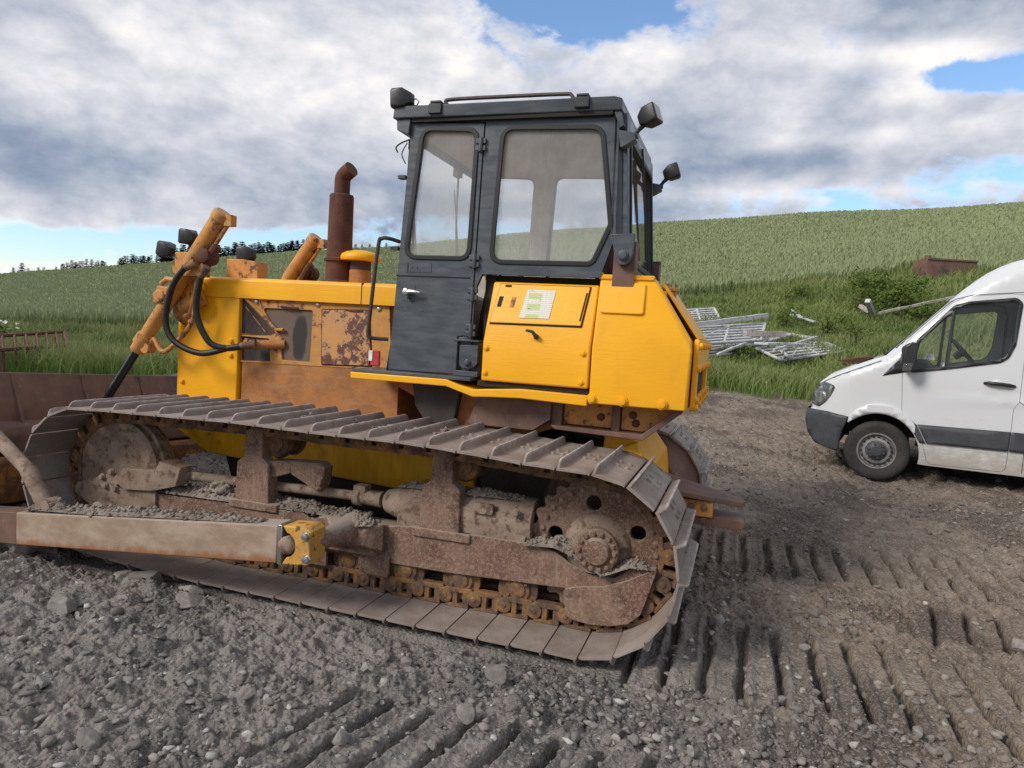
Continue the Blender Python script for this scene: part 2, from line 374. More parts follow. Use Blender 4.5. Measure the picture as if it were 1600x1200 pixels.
def m_rust_steel(t, S, p, b):
    n = t.noise(p, 4, 9, .68); f = t.noise(p, 45, 6, .7); s_ = t.noise(t.mapv(p, (9, 9, .8)), 2, 7, .6)
    c = t.mix(t.ramp(n, .32, .68), (.125, .068, .052), (.19, .105, .078)); c = t.mix(t.ramp(s_, .55, .72, 0, .6), c, (.25, .11, .05)); c = t.mix(t.ramp(t.noise(p, 2.3, 7, .65), .53, .64, 0, .8), c, (.055, .050, .050)); c = t.mix(t.ramp(t.noise(p, 18, 7, .7), .60, .68, 0, .55), c, (.30, .21, .17))
    S(col=c, rough=.7, nrm=t.bump(f, .35, .004))
def m_blade_lower(t, S, p, b):
    n = t.noise(p, 7, 9, .7); c = t.cramp(n, [(.3, (.07, .035, .024)), (.48, (.16, .07, .035)), (.6, (.40, .17, .035)), (.75, (.30, .13, .05))])
    S(col=c, rough=.8, nrm=t.bump(n, .4, .006))
def m_mud_steel(t, S, p, b):
    n = t.noise(p, 4.5, 8, .68); sp = t.noise(p, 130, 3, .6); sp2 = t.noise(p, 55, 6, .7); v = t.noise(t.mapv(p, (8, 8, 1.5)), 2.2, 7, .65)
    c = t.mix(t.ramp(n, .35, .66), (.135, .074, .055), (.24, .155, .112)); c = t.mix(t.ramp(t.noise(p, 8, 7, .65), .54, .66, 0, .75), c, (.075, .042, .033)); c = t.mix(t.ramp(sp2, .50, .60, 0, .6), c, (.35, .25, .185))
    c = t.mix(t.ramp(sp, .54, .66, 0, .6), c, (.36, .27, .205)); c = t.mix(t.ramp(v, .56, .74, 0, .75), c, (.32, .25, .19)); c = t.mix(t.ramp(t.noise(p, 3.3, 5, .6), .62, .70, 0, .6), c, (.075, .05, .042))
    S(col=dusty(t, c, p, (.31, .262, .22), .9), rough=.9, nrm=t.bump(t.math('ADD', sp, n), .55, .006), spec=.2)
def m_mud(t, S, p, b):                               # dried mud over steel
    n = t.noise(p, 5, 8, .68); f = t.noise(p, 60, 6, .7); g = t.noise(p, 17, 7, .65)
    c = t.mix(t.ramp(n, .35, .68), (.23, .165, .125), (.33, .255, .20)); c = t.mix(t.ramp(f, .56, .68, 0, .5), c, (.42, .34, .28)); c = t.mix(t.ramp(g, .50, .64, 0, .85), c, (.12, .072, .052))
    S(col=c, rough=.95, nrm=t.bump(t.math('ADD', f, g), .55, .006), spec=.15)
def m_mud_pad(t, S, p, b):
    n = t.noise(p, 5, 8, .68); f = t.noise(p, 75, 6, .7); g = t.noise(p, 15, 7, .65); rnd = t.new('ShaderNodeObjectInfo').outputs['Random']
    c = t.mix(t.ramp(n, .35, .68), (.235, .187, .158), (.33, .285, .258)); c = t.mix(t.ramp(f, .57, .69, 0, .5), c, (.44, .40, .37)); c = t.mix(t.ramp(g, .58, .72, 0, .6), c, (.15, .11, .09))
    c = t.mix(t.math('MULTIPLY', rnd, .22), c, (.17, .125, .10))
    oz = t.sep(t.new('ShaderNodeTexCoord').outputs['Object'])[2]; c = t.mix(t.math('MULTIPLY', t.ramp(oz, .040, .058), t.ramp(g, .42, .6, 1., .3)), c, (.46, .44, .43))      # grouser tips rubbed bright
    S(col=c, rough=t.ramp(g, .4, .7, .6, .9), nrm=t.bump(t.math('ADD', f, g), .5, .005), spec=.35)
def m_chain(t, S, p, b):
    n = t.noise(p, 12, 8, .7); f = t.noise(p, 60, 5, .7); c = t.cramp(n, [(.3, (.04, .026, .020)), (.47, (.12, .072, .045)), (.60, (.27, .135, .045)), (.75, (.24, .18, .135))])
    S(col=c, rough=.8, nrm=t.bump(f, .4, .005))
def m_arm(t, S, p, b):
    n = t.noise(t.mapv(p, (2.4, 4, 4.5), (0, -.1, 0)), 2.6, 9, .70); f = t.noise(p, 60, 5, .7); z = t.sep(p)[2]; x = t.sep(p)[0]
    c = t.mix(t.ramp(n, .35, .66), (.40, .31, .235), (.29, .205, .145))
    low = t.math('SUBTRACT', t.math('SUBTRACT', z, t.math('MULTIPLY', x, .10)), .458)      # distance above the arm's lower edge
    rim = t.ramp(t.math('ADD', low, t.math('MULTIPLY', t.math('SUBTRACT', t.noise(t.mapv(p, (1, 1, .3)), 16, 7, .7), .5), .09)), .0, .05, 1, 0)
    c = t.mix(t.math('MULTIPLY', rim, .85), c, (.27, .10, .03)); c = t.mix(t.ramp(f, .6, .7, 0, .4), c, (.42, .34, .27))
    S(col=dusty(t, c, p, (.36, .30, .25), .9), rough=.85, nrm=t.bump(t.math('ADD', n, f), .3, .004), spec=.25)
def m_cab(t, S, p, b):
    n = t.noise(t.mapv(p, (2, 2, 9)), 2.5, 7, .6); f = t.noise(p, 14, 9, .7); big = t.noise(p, 2.6, 4)
    c = t.mix(t.ramp(n, .35, .7), (.055, .064, .078), (.082, .092, .106)); c = t.mix(t.ramp(f, .62, .72, 0, .55), c, (.13, .14, .15)); c = t.mix(t.ramp(big, .5, .72, 0, .5), c, (.10, .105, .108))
    S(col=c, rough=t.ramp(n, .3, .7, .26, .48), nrm=t.bump(t.math('ADD', n, f), .22, .004), spec=.5)
def simple(col, rough=.5, metal=0., bs=40, bump=.15, var=.25, spec=.5):
    def fn(t, S, p, b):
        n = t.noise(p, bs, 6, .65); g = t.noise(p, bs*.15, 5)
        c = t.mix(t.ramp(t.math('ADD', t.math('MULTIPLY', n, .5), t.math('MULTIPLY', g, .5)), .35, .65), tuple(v*(1-var) for v in col), tuple(min(1, v*(1+var)) for v in col))
        S(col=c, rough=rough, metal=metal, nrm=t.bump(n, bump, .003), spec=spec)
    return fn
def m_glass(dust, tint, dcol=(.62, .64, .64)):
    def fn(t, S, p, b):
        out = t.n['Material Output']; tr = t.new('ShaderNodeBsdfTransparent'); tr.inputs[0].default_value = (*tint, 1)
        d1 = t.new('ShaderNodeBsdfDiffuse'); d1.inputs[0].default_value = (*dcol, 1); d2 = t.new('ShaderNodeBsdfTranslucent'); d2.inputs[0].default_value = (*dcol, 1); df = t.new('ShaderNodeMixShader'); df.inputs[0].default_value = .45; t.l.new(d1.outputs[0], df.inputs[1]); t.l.new(d2.outputs[0], df.inputs[2]); gl = t.new('ShaderNodeBsdfGlossy'); gl.inputs['Roughness'].default_value = .03
        n = t.noise(p, 4, 8, .7); f = t.noise(t.mapv(p, (30, 30, 3)), 2, 5, .6)
        a = t.new('ShaderNodeMixShader'); t.put(a.inputs[0], t.ramp(t.math('ADD', t.math('MULTIPLY', n, .8), t.math('MULTIPLY', f, .2)), .3, .7, dust*.8, dust*1.2)); t.l.new(tr.outputs[0], a.inputs[1]); t.l.new(df.outputs[0], a.inputs[2])
        fr = t.new('ShaderNodeFresnel'); fr.inputs[0].default_value = 1.5
        c = t.new('ShaderNodeMixShader'); t.l.new(fr.outputs[0], c.inputs[0]); t.l.new(a.outputs[0], c.inputs[1]); t.l.new(gl.outputs[0], c.inputs[2]); t.l.new(c.outputs[0], out.inputs[0])
    return fn
def m_vanwhite(t, S, p, b):
    z = t.sep(p)[2]; n = t.noise(p, 7, 9, .7); f = t.noise(t.mapv(p, (2, 2, 8)), 5, 8, .7)
    h = t.math('ADD', t.math('SUBTRACT', z, .55), t.math('MULTIPLY', t.math('SUBTRACT', t.math('ADD', t.math('MULTIPLY', n, .6), t.math('MULTIPLY', f, .6)), .6), -1.3))
    c = t.mix(t.ramp(h, -.12, .40, .75, .0), (.62, .635, .65), (.33, .275, .215)); c = t.mix(t.ramp(n, .45, .75, 0, .06), c, (.5, .46, .4))
    S(col=c, rough=t.ramp(h, -.1, .3, .7, .28), coat=.35)
def m_ground(t, S, p, b):
    gr = t.new('ShaderNodeAttribute', attribute_name='grass').outputs['Fac']; wr = t.new('ShaderNodeAttribute', attribute_name='brown').outputs['Fac']
    n = t.noise(p, 1.1, 6, .6); m_ = t.noise(p, 9, 8, .7); f = t.noise(p, 70, 7, .72); v = t.voro(p, 46); v2 = t.voro(p, 120, out=1); vs_ = t.sep(v2)[0]
    grey = t.mix(t.ramp(m_, .3, .7), (.150, .131, .118), (.295, .262, .236)); brown = t.mix(t.ramp(m_, .3, .7), (.150, .116, .092), (.285, .232, .185))
    c = t.mix(wr, grey, brown); c = t.mix(t.ramp(n, .47, .60, 0, .85), c, t.mix(wr, (.088, .080, .075), (.095, .074, .060)))
    c = t.mix(t.ramp(vs_, .55, .95, 0, .6), c, t.mix(wr, (.29, .275, .26), (.32, .28, .24))); c = t.mix(t.ramp(f, .58, .7, 0, .5), c, (.055, .05, .046))
    g = t.mix(t.ramp(m_, .35, .65), (.06, .085, .026), (.10, .125, .042))
    c = t.mix(gr, c, g)
    hgt = t.math('ADD', t.math('MULTIPLY', f, .8), t.math('ADD', t.math('MULTIPLY', v, -1.1), m_))
    S(col=c, rough=.95, nrm=t.bump(hgt, .8, .016), spec=.12)
def m_stone(t, S, p, b):
    r = t.new('ShaderNodeNewGeometry').outputs['Random Per Island']; n = t.noise(p, 30, 7, .7); x = t.sep(p)[0]
    c = t.cramp(r, [(0, (.12, .109, .101)), (.45, (.195, .178, .164)), (.75, (.26, .234, .21)), (.92, (.36, .335, .31)), (1., (.52, .50, .475))])
    c = t.mix(t.ramp(n, .35, .7, 0, .6), c, (.15, .132, .120)); c = t.mix(t.ramp(x, -.3, 2.2, 0, .30), c, (.235, .190, .150))
    S(col=c, rough=.9, nrm=t.bump(n, .5, .008), spec=.2)
def m_bigstone(t, S, p, b):
    r = t.new('ShaderNodeObjectInfo').outputs['Random']; n = t.noise(p, 14, 9, .72); f = t.noise(p, 70, 5, .7)
    c = t.cramp(r, [(0, (.20, .185, .172)), (.5, (.27, .25, .23)), (1., (.34, .32, .295))]); c = t.mix(t.ramp(n, .42, .66, 0, .8), c, (.15, .13, .115)); c = t.mix(t.ramp(f, .58, .7, 0, .4), c, (.42, .40, .37))
    S(col=c, rough=.9, nrm=t.bump(t.math('ADD', n, f), .6, .012), spec=.2)
def m_blades(cols, tipcol, tipamt, scale=.25):
    def fn(t, S, p, b):
        r = t.new('ShaderNodeNewGeometry').outputs['Random Per Island']; tip = t.new('ShaderNodeAttribute', attribute_name='tip').outputs['Fac']
        big = t.noise(t.mapv(p, (.6, 1.6, .6), (0, 0, .3)), scale, 6, .65); k = t.math('ADD', t.math('MULTIPLY', r, .33), t.math('MULTIPLY', t.ramp(big, .30, .70), .67))
        c = t.cramp(k, [(i/(len(cols)-1), q) for i, q in enumerate(cols)]); c = t.mix(t.math('MULTIPLY', t.ramp(tip, .55, .8), tipamt), c, tipcol)
        S(col=c, rough=.75, spec=.15)
        out = t.n['Material Output']; tl = t.new('ShaderNodeBsdfTranslucent'); t.put(tl.inputs[0], c); mx = t.new('ShaderNodeMixShader'); mx.inputs[0].default_value = .3
        t.l.new(b.outputs[0], mx.inputs[1]); t.l.new(tl.outputs[0], mx.inputs[2]); t.l.new(mx.outputs[0], out.inputs[0])
    return fn
def m_gate(t, S, p, b):
    n = t.noise(p, 9, 8, .7); c = t.mix(t.ramp(n, .52, .62), (.52, .53, .54), (.30, .28, .25)); c = t.mix(t.ramp(t.noise(p, 14, 6, .7), .64, .7), c, (.16, .075, .04)); S(col=c, rough=.6)
def m_decal(t, S, p, b):
    x, y, z = t.sep(p)
    line = t.math('MULTIPLY', t.ramp(t.math('SINE', t.math('MULTIPLY', z, 520.)), .1, .5), t.ramp(t.noise(t.mapv(p, (70, 1, 1)), 4, 2), .42, .5))
    c = t.mix(t.math('MULTIPLY', line, .5), (.70, .68, .62), (.25, .24, .22))
    gx = t.math('MULTIPLY', t.ramp(x, -.517, -.513), t.ramp(x, -.432, -.428, 1, 0)); gz = t.ramp(t.math('SINE', t.math('MULTIPLY', z, 95.)), -.35, -.2)
    c = t.mix(t.math('MULTIPLY', t.math('MULTIPLY', gx, gz), .8), c, (.42, .50, .10)); c = t.mix(t.ramp(t.noise(p, 26, 6, .7), .60, .66), c, (.18, .06, .03))
    S(col=c, rough=.5)
M = {}
for k, fn in dict(yellow=m_yellow, yellow_worn=m_yellow_worn, dark_rail=simple((.06, .045, .04), .6, var=.5), yellow_grimy=m_yellow_grimy, yellow_old=m_yellow_old, rust_panel=m_rust_panel, tan=m_tan, grille=m_grille, rust_dark=m_rust_dark, rust_steel=m_rust_steel,
                  blade_lower=m_blade_lower, mud_steel=m_mud_steel, mud=m_mud, mud_pad=m_mud_pad, chain=m_chain, arm=m_arm, cab=m_cab, ground=m_ground, stone=m_stone, big_stone=m_bigstone,
                  van_white=m_vanwhite, gate=m_gate, decal=m_decal, cab_glass=m_glass(.34, (.97, .98, .98), (.90, .89, .87)), far_glass=m_glass(.06, (.97, .98, .98), (.9, .9, .9)), van_glass=m_glass(.03, (.90, .93, .92)), lamp_glass=m_glass(.22, (.9, .92, .93)),
                  rubber=simple((.008, .008, .009), .5), black=simple((.020, .021, .023), .42), dark=simple((.016, .014, .013), .8), dark_steel=simple((.05, .040, .034), .75, bump=.3),
                  silver=simple((.55, .55, .53), .35, .9), liner=simple((.52, .46, .42), .9), dirt=simple((.23, .195, .165), .95, bs=25, bump=.6, var=.35, spec=.15), trim=simple((.045, .048, .055), .55, bump=.2), tyre=simple((.034, .031, .029), .85, bs=30, bump=.4, var=.4),
                  rim=simple((.24, .235, .23), .5, .4, bump=.3, var=.4), seat=simple((.10, .05, .03), .8), white_plastic=simple((.75, .75, .72), .5), red=simple((.50, .03, .04), .5), hydraulic=simple((.055, .055, .06), .25, .8),
                  bark=simple((.06, .045, .035), .9), plank=simple((.40, .36, .31), .85, bs=14, var=.4), lens_orange=simple((.35, .34, .33), .2),
                  conifer=m_blades([(.012, .020, .014), (.022, .034, .020), (.036, .050, .028)], (.03, .045, .02), .0, .1),
                  wheat=m_blades([(.150, .215, .080), (.215, .285, .115), (.285, .345, .165)], (.38, .41, .24), .65, .09),
                  grass=m_blades([(.085, .155, .034), (.155, .235, .055), (.30, .33, .12)], (.34, .32, .17), .5, .5),
                  shrub=m_blades([(.07, .12, .025), (.13, .19, .042), (.22, .25, .07)], (.1, .1, .1), 0., .8), flower=simple((.7, .7, .66), .8)).items():
    M[k] = mat(k, fn)

# ------------------------------------------------------------------ ground sheet
def build_ground():
    rr = [.25]
    while rr[-1] < 24: rr.append(rr[-1]*(1.0033 if rr[-1] > 2.0 else 1.03))
    while rr[-1] < 900: rr.append(rr[-1]*1.02)
    rr = np.array(rr); th = np.radians(np.concatenate([np.arange(-180, -64, 6), np.linspace(-64, 28, 680), np.arange(33, 180, 6)]))
    R, T = np.meshgrid(rr, th, indexing='ij'); x = CAM[0]+R*np.sin(T); y = CAM[1]+R*np.cos(T); z = ground_z(x, y)
    nr, nt = R.shape; idx = np.arange(nr*nt).reshape(nr, nt); nx = np.roll(idx, -1, axis=1)
    q = np.stack([idx[:-1], idx[1:], nx[1:], nx[:-1]], -1).reshape(-1, 4)[:, ::-1]
    v = np.stack([x, y, z], -1).reshape(-1, 3); v = np.vstack([v, [[CAM[0], CAM[1], v[:nt, 2].mean()]]])
    fan = np.stack([idx[0], nx[0], np.full(nt, nr*nt)], -1)[:, ::-1]
    flat = np.concatenate([q.ravel(), fan.ravel()]); sizes = np.concatenate([np.full(len(q), 4), np.full(nt, 3)])
    X, Y = v[:, 0], v[:, 1]; thd, d = polar(X, Y)
    brown = np.clip((thd+20)/25+(d-7)/14+fbm(X, Y, .4, 3, 61)*1.2, 0, 1)
    o = np_mesh('ground', v, flat, sizes, M['ground'], True, {'grass': grassness(X, Y), 'brown': brown}); o['kind'] = 'structure'
build_ground()

# ------------------------------------------------------------------ loose stones
def ico(sub):
    bm = bmesh.new(); bmesh.ops.create_icosphere(bm, subdivisions=sub, radius=1); v = np.array([x.co[:] for x in bm.verts]); f = np.array([[a.index for a in q.verts] for q in bm.faces]); bm.free(); return v, f
def rocks(name, pos, size, sub, mt, flat=(.45, .85)):
    v0, f0 = ico(sub); n = len(pos); nv = len(v0)
    V = np.repeat(v0[None], n, 0); seedv = rng.normal(size=(n, 10, 3)); seedv /= np.linalg.norm(seedv, axis=2, keepdims=True)
    cut = rng.uniform(.36, .82, (n, 10))
    for k in range(10):                               # chop flat facets so stones look broken
        dp = np.einsum('nvk,nk->nv', V, seedv[:, k]); ex = np.maximum(dp-cut[:, k][:, None], 0); V = V-ex[..., None]*seedv[:, k][:, None]*.95
    V = V*(1+rng.normal(size=(n, nv, 1))*.06)
    V = V*np.stack([rng.uniform(.8, 1.35, n), rng.uniform(.65, 1.0, n), rng.uniform(*flat, n)], 1)[:, None]
    a = rng.uniform(0, 6.28, n); tx = rng.normal(0, .35, n); c, s_ = np.cos(a)[:, None], np.sin(a)[:, None]
    X, Y, Z = V[..., 0], V[..., 1], V[..., 2]; ct, st = np.cos(tx)[:, None], np.sin(tx)[:, None]
    Y, Z = Y*ct-Z*st, Y*st+Z*ct; X, Y = X*c-Y*s_, X*s_+Y*c
    V = np.stack([X, Y, Z], -1)*size[:, None, None]+pos[:, None]
    F = (f0[None]+(np.arange(n)*nv)[:, None, None]).reshape(-1)
    return np_mesh(name, V.reshape(-1, 3), F, np.full(n*len(f0), 3), mt, False)
def scatter(n, d0, d1, power=2., t0=-60, t1=24):
    th = np.radians(rng.uniform(t0, t1, n)); d = np.exp(rng.uniform(np.log(d0), np.log(d1), n)); return CAM[0]+d*np.sin(th), CAM[1]+d*np.cos(th), d
def gravel():
    P, Sz = [], []
    for n, d0, d1, lo, hi in ((85000, 1.7, 9, .0045, .032), (12000, 7, 18, .010, .045)):
        x, y, d = scatter(n, d0, d1)
        keep = (grassness(x, y) < .4) & ~((x > -3.7) & (x < .5) & (y > -.04) & (y < .93)); g, fl = groove(x, y)
        dens = np.clip(.60+fbm(x, y, .9, 3, 21)*2.2, .08, 1)*(1-.5*fl); keep &= (rng.random(n) < dens) & (g < .4)
        x, y = x[keep], y[keep]; s_ = lo+(hi-lo)*rng.random(len(x))**6.0; z = ground_z(x, y)+s_*rng.uniform(-.15, .3, len(x))
        P.append(np.stack([x, y, z], 1)); Sz.append(s_)
    P = np.vstack(P); Sz = np.concatenate(Sz); small = Sz < .017
    v = rocks('gravel', P[small], Sz[small], 1, M['stone']); tag(v, 'fine grey brown grit strewn over the churned dirt', 'gravel', None, 'stuff')
    v = rocks('gravel', P[~small], Sz[~small], 2, M['stone']); tag(v, 'fist-sized and smaller loose rubble over the churned dirt', 'gravel', None, 'stuff')
gravel()
def stone_at(px, py, wpx, hpx, label, group=None, seed=0):
    p = at(px, py); dep = float((np.array(p)-CAM) @ CF); r = wpx/2/FPX*dep
    rs = np.random.default_rng(1000+seed); v0, f0 = ico(4); V = v0.copy()
    for k in range(11):
        n = rs.normal(size=3); n /= np.linalg.norm(n); V -= np.maximum(V @ n-rs.uniform(.45, .8), 0)[:, None]*n*.97
    V *= (1+.10*np.array([fbm(np.array([a*2+5]), np.array([b*2+c*1.7]), 1.3, 4, seed)[0] for a, b, c in v0]))[:, None]
    V /= np.abs(V[:, 0]).max(); V *= [1, rs.uniform(.65, .9), min(1.0, hpx/wpx*1.15)]
    a = rs.uniform(-.35, .35)-.3; Mz = np.array([[cos(a), -sin(a), 0], [sin(a), cos(a), 0], [0, 0, 1]]); V = V @ Mz.T*r
    o = np_mesh('stone', V, f0.ravel(), np.full(len(f0), 3), M['big_stone'], False); o.location = p+Vector((0, 0, -V[:, 2].min()*.55))
    return tag(o, label, 'stone', group)
for i, (px, py, w, h, lab) in enumerate([
    (230, 903, 60, 26, 'pale flat oblong stone lying just outside the track pads, largest beside the track'),
    (188, 899, 38, 22, 'low grey stone touching the left end of the pale flat oblong stone'),
    (296, 917, 50, 20, 'long tapering pale stone right of the pale flat oblong stone'),
    (292, 937, 60, 20, 'brownish flat slab of stone just below the long tapering pale stone'),
    (101, 958, 54, 32, 'rounded grey stone with a hollow top, alone in the gravel at lower left'),
    (35, 866, 62, 28, 'big pale block of stone under the push arm at the left edge'),
    (775, 1064, 44, 34, 'pale angular stone lying below the middle of the track'),
    (132, 1178, 52, 36, 'large lump of stone at the bottom left corner of the ground'),
    (1592, 1026, 34, 22, 'pale stone on the dirt at the right edge'),
    (102, 1085, 0, 0, ''), (66, 1083, 22, 16, 'small whitish stone in the gravel at lower left'),
    (187, 1046, 18, 8, 'tiny bright white stone in the gravel at lower left'),
    (726, 1131, 30, 26, 'grey stone near the middle of the bottom edge'),
    (640, 1052, 28, 14, 'thin pale stone flake left of the pale angular stone'),
    (1120, 969, 26, 20, 'grey stone beside the first track imprint groove behind the machine')]):
    if w: stone_at(px, py, w, h, lab, None, i)
for i in range(60):
    px, py = random.uniform(10, 1590), random.uniform(940, 1195)
    if 300 < px < 1100 and py < 1060-abs(px-980)*.12+20: py = random.uniform(1080, 1195)
    w = random.uniform(10, 22); stone_at(px, py, w, w*random.uniform(.45, .8), 'loose grey stone half sunk in the churned gravel', 'loose stones in the churned gravel', 50+i)
# ------------------------------------------------------------------ bulldozer
MIDY = 1.5
def far(y): return 2*MIDY-y
dz = thing('bulldozer', 'yellow crawler bulldozer with a dark grey cab, rusty exhaust and muddy tracks', 'bulldozer', (-1.5, 1.5, 0))
def bolt(mb, p, axis, r=.016, h=.014):
    return mb.lathe(p, axis, [(-.004, r*1.35), (h*.3, r*1.35), (h*.3, r), (h, r), (h*1.1, r*.7)], 6)

# -- tracks: pads with a grouser each, links inside
IX, IZ, IR = -3.28, .515, .452; SX, SZ, SR = .10, .475, .470
def track_path():
    pts = []
    for x, z in [(-3.28, .967), (-3.0, .978), (-2.7, .984), (-2.05, .998), (-1.5, .990), (-.95, .992), (-.70, .985), (-.35, .962), (-.1, .950)]: pts.append((x, z))
    for k in range(0, 37): a = radians(92-k*5.1); pts.append((SX+SR*cos(a), SZ+SR*sin(a)))
    for x in np.linspace(-.05, -3.0, 24): pts.append((x, .006+max(0, (-2.3-x))*.045))
    for k in range(0, 37): a = radians(-96-k*4.7); pts.append((IX+IR*cos(a), IZ+IR*sin(a)))
    P = np.array(pts); P = np.vstack([P, P[:1]]); s = np.concatenate([[0], np.cumsum(np.hypot(*np.diff(P, axis=0).T))])
    n = int(round(s[-1]/.181)); t = np.linspace(0, s[-1], n, endpoint=False)+.02
    fx = lambda q: np.array([np.interp(q % s[-1], s, P[:, 0]), np.interp(q % s[-1], s, P[:, 1])])
    p = s[-1]/n; out = []
    for q in t:
        a, b = fx(q-p*.5), fx(q+p*.5); out.append(((a+b)/2, math.atan2(b[1]-a[1], b[0]-a[0])))
    return out, p
PATH, PITCH = track_path()
def shoe_mesh():
    b = MB(); h = PITCH/2; y1 = .87
    b.prism([(-h+.005, 0), (-h+.005, .013), (-h+.03, .016), (h-.02, .014), (h-.005, .008), (h-.005, -.004), (h-.02, 0)], 0, y1)
    prof = [(.0, .012), (.012, .035), (.03, .052), (.055, .058), (y1-.055, .058), (y1-.03, .052), (y1-.012, .035), (y1, .012)]
    n = len(prof); vs_ = []
    for yy, zz in prof: vs_ += [(-h+.006, yy, .010), (-h+.030, yy, .010), (-h+.020, yy, zz), (-h+.010, yy, zz)]
    fs_ = [(i*4+j, i*4+(j+1) % 4, i*4+4+(j+1) % 4, i*4+4+j) for i in range(n-1) for j in range(4)]+[(3, 2, 1, 0), tuple(range(n*4-4, n*4))]
    b.add(vs_, fs_)
    for bx in (-.02, .035):
        for by in (.375, .495): bolt(b, (bx, by, .014), (0, 0, 1), .014, .012)
    return b
def link_mesh():
    b = MB(); h = PITCH/2
    for ya in (.330, .485):
        yb = ya+.055
        b.prism(rpoly([(-h-.02, -.118), (h-.03, -.118), (h-.03, -.088), (-h-.02, -.088)], .012, 3), ya, yb)
        for x0, x1 in ((-h+.002, -h+.040), (-.018, .014), (h-.062, h-.032)): b.box(x0, x1, ya+.003, yb-.003, -.09, -.001)
        b.box(-h+.002, h-.032, ya+.002, yb-.002, -.022, -.0015)
        b.lathe((h-.032, ya-.008, -.066), (0, 1, 0), [(0, .030), (.004, .046), (.067, .046), (.071, .03)], 14)
        b.lathe((h-.032, ya-.014, -.066), (0, 1, 0), [(0, .014), (.01, .022)], 10)
    b.lathe((h-.032, .385, -.066), (0, 1, 0), [(0, .028), (.10, .028)], 10)
    return b
shoe0 = shoe_mesh().build('track_shoe', M['mud_pad'], None, .0025, 1); link0 = link_mesh().build('track_link', M['chain'], None, .003, 1)
dzi = root_matrix(dz).inverted()
def put_shoes():
    prev = []; first = True
    for sidey, withlink in ((0., True), (2.13, False)):
        for i, ((x, z), a) in enumerate(PATH):
            if not withlink and (z < .02 and x < -.5) and len(prev) >= 98: continue
            o = shoe0 if first else shoe0.copy()
            if not first: COL.objects.link(o)
            first = False
            jit = random.uniform(-.018, .018)
            o.parent = dz; o.matrix_parent_inverse = dzi; o.location = (x, sidey, z); o.rotation_euler = (random.uniform(-.004, .004), -a+jit, 0)
            prev.append(o)
            if withlink:
                l = link0 if i == 0 else link0.copy()
                if i: COL.objects.link(l)
                l.parent = o
put_shoes()

def side(mb_fn, name, mt, **kw):                     # a part on the near side and its mirror on the far side
    mb = mb_fn(); o = mb.build(name, mt, dz, **kw)
    m2 = MB(); m2.v = [(x, far(y), z) for x, y, z in mb.v]; m2.f = [f[::-1] for f in mb.f]; m2.build(name, mt, dz, **kw)
    return o
# idler wheel with dished rings
def f_idler():
    b = MB(); r = .338
    b.lathe((IX, .335, IZ+.015), (0, 1, 0), [(.028, .05), (.028, .09), (.016, .105), (.02, .15), (.012, .165), (.024, .19), (.014, .205), (.012, .225), (.004, .232), (.0, .25), (0, r-.02), (.012, r), (.055, r), (.062, r+.022), (.125, r+.022), (.132, r), (.18, r), (.19, r-.02), (.19, .05)], 56); return b
side(f_idler, 'idler_wheel', M['mud'], smooth=50)
def f_yoke():
    b = MB()
    b.prism(rpoly([(-3.62, .335), (-3.60, .40), (-3.30, .50), (-2.98, .455), (-2.9, .42), (-2.9, .28), (-3.44, .24)], .02, 3), .295, .345)
    b.prism(rpoly([(-3.25, .475), (-3.16, .555), (-2.86, .575), (-2.86, .435), (-3.15, .41)], .03, 4), .27, .42)
    b.hull([(-2.9, .25, .435), (-2.9, .47, .435), (-2.9, .25, .52), (-2.88, .30, .63), (-2.88, .46, .63), (-2.74, .30, .475), (-2.74, .42, .475), (-2.72, .32, .60), (-2.72, .42, .60), (-2.9, .47, .58)])
    for x, z in ((-3.36, .47), (-3.28, .515), (-3.22, .445), (-3.33, .41), (-3.24, .40)): bolt(b, (x, .292, z), (0, -1, 0), .02, .02)
    return b
side(f_yoke, 'idler_yoke', M['mud'], bevel=.008, seg=2)
